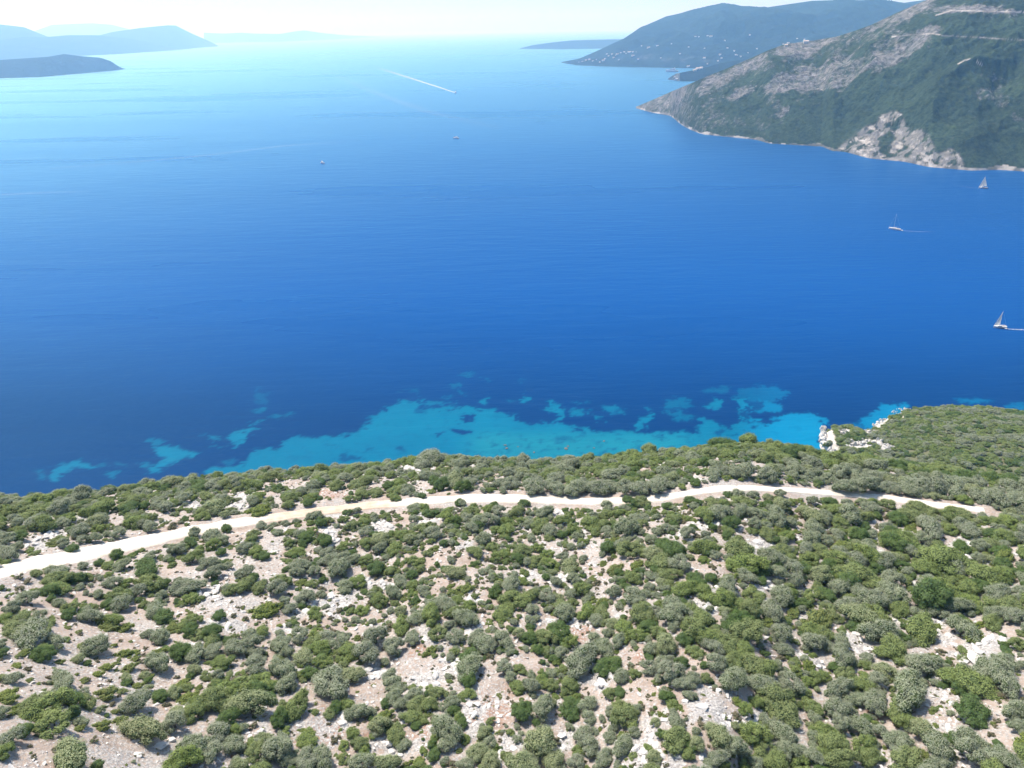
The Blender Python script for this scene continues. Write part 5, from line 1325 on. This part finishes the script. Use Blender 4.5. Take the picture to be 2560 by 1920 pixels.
def hull_mesh(L, B, Hh, sheer=0.25, tr=0.75, draft=0.4):
    V = []; F = []
    n = 12; m = 7
    for i in range(n):
        s = i / (n - 1)
        x = (s - 0.5) * L
        b = B / 2 * (tr + (1 - tr) * min(1, s * 3)) * math.sqrt(max(0.0, 1 - max(0, (s - 0.45) / 0.55) ** 2.2))
        top = Hh * (1 + sheer * max(0, s - 0.4) * 1.6)
        for j in range(m):
            t = j / (m - 1) * 2 - 1
            V.append((x + (0.03 * L * (1 - abs(t)) if i == n - 1 else 0), b * math.copysign(abs(t) ** 0.6, t) , -draft * (1 - abs(t) ** 2.5) * (1 - 0.7 * s ** 3) + (top if abs(t) > 0.99 else -0.02 + top * abs(t) ** 4)))
    for i in range(n - 1):
        for j in range(m - 1):
            a1 = i * m + j; F.append([a1, a1 + m, a1 + m + 1, a1 + 1])
    F.append(list(range(m)))
    return V, F
def deck_mesh(L, B, Hh, sheer=0.25, tr=0.75):
    V = []; F = []; n = 12
    for i in range(n):
        s = i / (n - 1); x = (s - 0.5) * L * 0.985
        b = B / 2 * 0.96 * (tr + (1 - tr) * min(1, s * 3)) * math.sqrt(max(0.0, 1 - max(0, (s - 0.45) / 0.55) ** 2.2))
        top = Hh * (1 + sheer * max(0, s - 0.4) * 1.6) - 0.06
        V += [(x, -b, top), (x, b, top)]
    for i in range(n - 1): F.append([2 * i, 2 * i + 2, 2 * i + 3, 2 * i + 1])
    return V, F
def block(x0, x1, b0, b1, z0, z1, taper=0.8, rake=0.3):
    V = [(x0, -b0 / 2, z0), (x1, -b1 / 2, z0), (x1, b1 / 2, z0), (x0, b0 / 2, z0)]
    V += [(x0 + rake * .3, -b0 / 2 * taper, z1), (x1 - rake, -b1 / 2 * taper, z1), (x1 - rake, b1 / 2 * taper, z1), (x0 + rake * .3, b0 / 2 * taper, z1)]
    return V, [[0, 1, 5, 4], [1, 2, 6, 5], [2, 3, 7, 6], [3, 0, 4, 7], [4, 5, 6, 7], [3, 2, 1, 0]]
def tube(p0, p1, r, n=6):
    V = []; F = []; limb(V, F, p0, p1, r, r, n); return V, F
def sail_mesh(pts, belly, side=1, n=8):
    """triangular sail between tack, clew and head with a belly to one side, two-sided with thickness"""
    tack, clew, head = [np.array(p, float) for p in pts]
    V = []; F = []
    for th in (0, 0.05):
        for i in range(n + 1):
            v = i / n
            a1 = tack + (head - tack) * v; b1 = clew + (head - clew) * v
            for j in range(n + 1):
                u = j / n
                p = a1 + (b1 - a1) * u
                V.append(p + np.array([0, side * (belly * math.sin(math.pi * u) * math.sin(math.pi * min(1, v + .15)) + th), 0]))
    m = (n + 1) ** 2
    for k in (0, m):
        for i in range(n):
            for j in range(n):
                a1 = k + i * (n + 1) + j; F.append([a1, a1 + 1, a1 + n + 2, a1 + n + 1])
    return V, F
def sailboat(px0, py0, L, heading, label, main=True, jib=True, group='sailing boats on the bay'):
    q = on_plane([px0], [py0])[0]
    o = empty('sailing_boat', (q[0], q[1], 0), heading)
    tag(o, label, 'sailing boat', group)
    B, Hh, M = L * 0.33, L * 0.13, L * 1.28
    h_ = mesh_obj('hull', *hull_mesh(L, B, Hh), white, o, True)
    d_ = mesh_obj('deck', *deck_mesh(L, B, Hh), white, o)
    mesh_obj('cabin', *block(-L * .12, L * .22, B * .6, B * .42, Hh - .05, Hh + L * .05, .85, L * .04), white, o)
    mesh_obj('cabin_window', *block(-L * .10, L * .19, B * .62, B * .45, Hh + L * .005, Hh + L * .03, .97, L * .02), dark, o)
    mesh_obj('cockpit', *block(-L * .42, -L * .14, B * .42, B * .5, Hh - .05, Hh + .12, 1, 0), teak, o)
    mesh_obj('mast', *tube((L * .08, 0, Hh), (L * .08, 0, Hh + M), L * .011), metal, o)
    mesh_obj('boom', *tube((L * .08, 0, Hh + L * .12), (-L * .36, 0, Hh + L * .13), L * .009), metal, o)
    mesh_obj('forestay', *tube((L * .49, 0, Hh * 1.3), (L * .08, 0, Hh + M * .98), L * .004, 4), metal, o)
    mesh_obj('backstay', *tube((-L * .49, 0, Hh), (L * .08, 0, Hh + M), L * .003, 4), metal, o)
    mesh_obj('spreader', *tube((L * .08, -B * .4, Hh + M * .5), (L * .08, B * .4, Hh + M * .5), L * .005, 4), metal, o)
    if main:
        mesh_obj('mainsail', *sail_mesh([(L * .07, 0, Hh + L * .15), (-L * .38, 0, Hh + L * .15), (L * .07, 0, Hh + M * .97)], L * .06), sailm, o, True)
    if jib:
        mesh_obj('jib', *sail_mesh([(L * .47, 0, Hh * 1.4), (L * .02, 0, Hh + L * .12), (L * .10, 0, Hh + M * .9)], L * .07), sailm, o, True)
    return o
def dinghy(px0, py0, L, heading, label):
    q = on_plane([px0], [py0])[0]
    o = empty('dinghy', (q[0], q[1], 0), heading); tag(o, label, 'dinghy', 'dinghies towed by sailing boats')
    V = []; F = []
    path = [(-L / 2, -L * .22), (L * .2, -L * .22), (L * .42, -L * .12), (L * .5, 0), (L * .42, L * .12), (L * .2, L * .22), (-L / 2, L * .22)]
    for a1, b1 in zip(path[:-1], path[1:]): limb(V, F, (*a1, .2), (*b1, .2), L * .075, L * .075, 8)
    mesh_obj('tube', V, F, white, o, True)
    mesh_obj('floor', *block(-L * .45, L * .35, L * .4, L * .3, .02, .1, 1, 0), grey, o)
    mesh_obj('outboard_motor', *block(-L * .56, -L * .47, .3, .25, .1, .75, .8, 0), dark, o)
    return o
def motorboat(px0, py0, L, heading, label):
    q = on_plane([px0], [py0])[0]
    o = empty('motor_boat', (q[0], q[1], 0), heading); tag(o, label, 'motor boat', 'motor boats far out on the water')
    B, Hh = L * .3, L * .12
    mesh_obj('hull', *hull_mesh(L, B, Hh, .5, .9), white, o, True)
    mesh_obj('deck', *deck_mesh(L, B, Hh, .5, .9), white, o)
    mesh_obj('cabin', *block(-L * .28, L * .2, B * .75, B * .55, Hh - .05, Hh + L * .12, .85, L * .1), white, o)
    mesh_obj('cabin_window', *block(-L * .26, L * .18, B * .78, B * .6, Hh + L * .06, Hh + L * .08, .97, L * .05), dark, o)
    mesh_obj('flybridge', *block(-L * .2, L * .02, B * .6, B * .5, Hh + L * .12, Hh + L * .17, .9, L * .03), white, o)
    mesh_obj('radar_arch', *block(-L * .22, -L * .18, B * .7, B * .7, Hh + L * .12, Hh + L * .22, .8, 0), white, o)
    return o
def img_dir(px0, py0, dx, dy):
    """heading on the water of a direction in the photo"""
    p = on_plane([px0, px0 + dx], [py0, py0 + dy]); d = p[1] - p[0]
    return math.atan2(d[1], d[0])
sailboat(2236, 574, 13.5, img_dir(2236, 574, -20, -3), 'white sailing boat with bare mast towing a dinghy, the middle one of the bay', False, False)
dinghy(2254, 576, 3.4, img_dir(2254, 576, -10, -1.5), 'tiny white dinghy towed behind the bare-masted sailing boat')
sailboat(2457, 471, 13.0, img_dir(2457, 471, -12, 0), 'sailing boat under full white sail near the far cliffs', True, True)
sailboat(2499, 819, 10.5, img_dir(2499, 819, -20, 0), 'nearest white sailing boat with a narrow sail and a foaming wake', False, True)
dinghy(2514, 821, 3.0, img_dir(2514, 821, -10, -4), 'small dinghy on tow right behind the nearest sailing boat')
motorboat(1139, 233, 22.0, img_dir(1139, 233, 14, 5), 'fast motor boat drawing a long straight white wake far out')
motorboat(1140, 346, 16.0, img_dir(1140, 346, -12, -1), 'small white motor boat below the fast one with the wake')
motorboat(807, 409, 15.0, img_dir(807, 409, 12, 3), 'small white motor boat left of and below the others')
motorboat(1680, 180, 70.0, img_dir(1680, 180, -14, 0), 'long white vessel lying off the wooded cape')

# wakes: thin foam sheets on the water
foam = bpy.data.materials.new('wake_foam'); foam.use_nodes = True
_M = Mat('wake_foam', 0.7, 0.2); foam = _M.m
nz = _M.noise(_M.coords(), 0.35, 4, 0.7)
_M.base((0.75, 0.78, 0.80))
al = _M.math('MULTIPLY', _M.attr('foam'), _M.ramp(nz, [(0.35, (0.25, 0.25, 0.25)), (0.62, (1, 1, 1))]))
_M.link(al, _M.b.inputs['Alpha'])
def wake(pts, w0, w1, s0, s1, z=0.12, n=60):
    P0 = on_plane([p[0] for p in pts], [p[1] for p in pts])
    L = np.concatenate([[0], np.cumsum(np.hypot(*np.diff(P0[:, :2], axis=0).T))])
    s = np.linspace(0, L[-1], n)
    X, Y = np.interp(s, L, P0[:, 0]), np.interp(s, L, P0[:, 1])
    tx, ty = np.gradient(X), np.gradient(Y); l_ = np.hypot(tx, ty); nx, ny = -ty / l_, tx / l_
    t = s / L[-1]; w = w0 + (w1 - w0) * t
    o5 = np.linspace(-1, 1, 7)
    G_ = np.stack([X[:, None] + nx[:, None] * o5 * w[:, None], Y[:, None] + ny[:, None] * o5 * w[:, None], np.full((n, 7), z)], -1)
    al_ = (s0 + (s1 - s0) * t)[:, None] * (1 - np.abs(o5) ** 2)[None]
    o = grid_obj('boat_wake', G_, foam, attrs={'foam': al_.ravel()})
    o['kind'] = 'stuff'
wake([(1138, 232), (1100, 219), (1050, 203), (1000, 187), (940, 168)], 5, 28, 1.0, 0.04)
wake([(1010, 258), (960, 240), (900, 215), (840, 188)], 26, 40, 0.07, 0.02)
wake([(1250, 320), (1160, 300), (1080, 282), (1010, 258)], 24, 26, 0.02, 0.07)
wake([(705, 365), (600, 378), (480, 392), (300, 408), (120, 422)], 12, 16, 0.10, 0.03)
wake([(900, 352), (820, 357), (705, 365)], 16, 12, 0.02, 0.10)
wake([(2254, 577), (2290, 579), (2340, 580)], 0.8, 2.2, 0.35, 0.0, n=20)
wake([(2512, 822), (2540, 824), (2600, 825)], 0.9, 2.6, 0.6, 0.15, n=30)
wake([(2448, 471), (2420, 468), (2380, 462)], 0.8, 2.0, 0.25, 0.0, n=20)
wake([(0, 222), (120, 212), (240, 204)], 30, 40, 0.06, 0.01)
wake([(0, 487), (110, 482), (230, 478)], 12, 14, 0.07, 0.02)

# ================================================================== HOUSES of the far village
wallm = plain('house_wall', (0.75, 0.73, 0.69), 0.8, 0.2)
roofm = plain('roof_tiles', (0.62, 0.50, 0.44), 0.8, 0.2)
def house_mesh(name, w, d, h):
    V = [(-w, -d, -6), (w, -d, -6), (w, d, -6), (-w, d, -6), (-w, -d, h), (w, -d, h), (w, d, h), (-w, d, h),
         (-w * 1.08, -d * 1.1, h + .1), (w * 1.08, -d * 1.1, h + .1), (w * 1.08, d * 1.1, h + .1), (-w * 1.08, d * 1.1, h + .1), (-w * 1.02, 0, h + d * .55), (w * 1.02, 0, h + d * .55)]
    F = [[0, 1, 5, 4], [1, 2, 6, 5], [2, 3, 7, 6], [3, 0, 4, 7], [8, 9, 13, 12], [10, 11, 12, 13], [9, 10, 13], [11, 8, 12], [11, 10, 9, 8]]
    me = bpy.data.meshes.new(name); me.from_pydata(V, [], F); finish(me, [wallm, roofm], False, None, [0, 0, 0, 0, 1, 1, 0, 0, 0])
    return me
HM = [house_mesh('village_house', 12, 8, 9), house_mesh('village_house', 8, 7, 7), house_mesh('village_house', 17, 8, 8)]
HS = [(1582, 131), (1590, 131), (1596, 149), (1605, 116), (1642, 115), (1677, 110), (1740, 93), (1746, 92), (1768, 91), (1775, 92), (1780, 91), (1761, 122), (1812, 102), (1818, 103), (1817, 120), (1819, 124), (1834, 127), (1797, 139), (1804, 146),
      (1793, 152), (1770, 159), (1759, 146), (1839, 138), (1845, 138), (1852, 141), (1876, 90), (1893, 124), (1885, 112), (1968, 110), (1960, 111), (1994, 98), (2010, 101), (1718, 167), (1546, 136), (1552, 133), (1540, 139), (1572, 131), (1566, 134), (1559, 131),
      (1465, 152), (1472, 150), (1480, 153), (1448, 156), (1458, 154), (1517, 136), (1522, 140), (1530, 137), (1506, 152), (1512, 148), (1536, 145), (1548, 150), (1491, 150), (1500, 157), (1583, 140), (1620, 120), (1650, 145), (1700, 135), (1720, 118), (1921, 129), (1870, 131)]
RL = random.Random(4)
def put_house(S_, px0, py0, s, label, group):
    p = surf_point(S_, px0, py0)
    o = bpy.data.objects.new('village_house', HM[RL.randrange(3)]); COL.objects.link(o)
    o.location = tuple(p); o.rotation_euler = (0, 0, RL.uniform(-.5, .5)); o.scale = (s, s, s)
    tag(o, label, 'house', group)
TENS = ['', 'twenty-']
def nth(j):
    n1 = ['first', 'second', 'third', 'fourth', 'fifth', 'sixth', 'seventh', 'eighth', 'ninth', 'tenth', 'eleventh', 'twelfth', 'thirteenth', 'fourteenth', 'fifteenth', 'sixteenth', 'seventeenth', 'eighteenth', 'nineteenth', 'twentieth']
    return n1[j] if j < 20 else 'twenty-' + n1[j - 20]
BANDS = [(145, 999, 'near the shore of the far mountain'), (125, 145, 'low on the far mountain slope'), (105, 125, 'halfway up the far mountain'), (0, 105, 'in the highest row on the far mountain')]
for lo_, hi_, txt in BANDS:
    for j, (px0, py0) in enumerate(sorted(h for h in HS if lo_ <= h[1] < hi_)):
        put_house(FAR, px0 + RL.uniform(-1, 1), py0, RL.uniform(0.35, 0.65), 'tiny white house ' + txt + ', ' + nth(j) + ' from the left', 'white houses scattered on the far mountain')
for j, (px0, py0) in enumerate([(1737, 177), (1741, 174), (1746, 172), (1752, 171)]):
    put_house(MIDH, px0, py0, 0.6, 'white house among the trees of the wooded cape, ' + nth(j) + ' from the left', 'white houses on the wooded cape')
put_house(NEARM, 2014, 108, 0.5, 'white building on the crest of the rocky mountain', 'white buildings on the mountain crest')
put_house(NEARM, 1965, 115, 0.45, 'small white building lower on the crest of the rocky mountain', 'white buildings on the mountain crest')
for (px0, py0, s) in [(1686, 193, 9), (1692, 198, 12)]:
    p = surf_point(MIDH, px0, py0)
    o = bpy.data.objects.new('sea_rock', ROCKS[3]); COL.objects.link(o); o.location = tuple(p); o.scale = (s, s, s * .7)
    tag(o, 'bright rock at the tip of the wooded cape' if s == 12 else 'upper bright rock at the tip of the wooded cape', 'rock', 'bright rocks of the wooded cape')
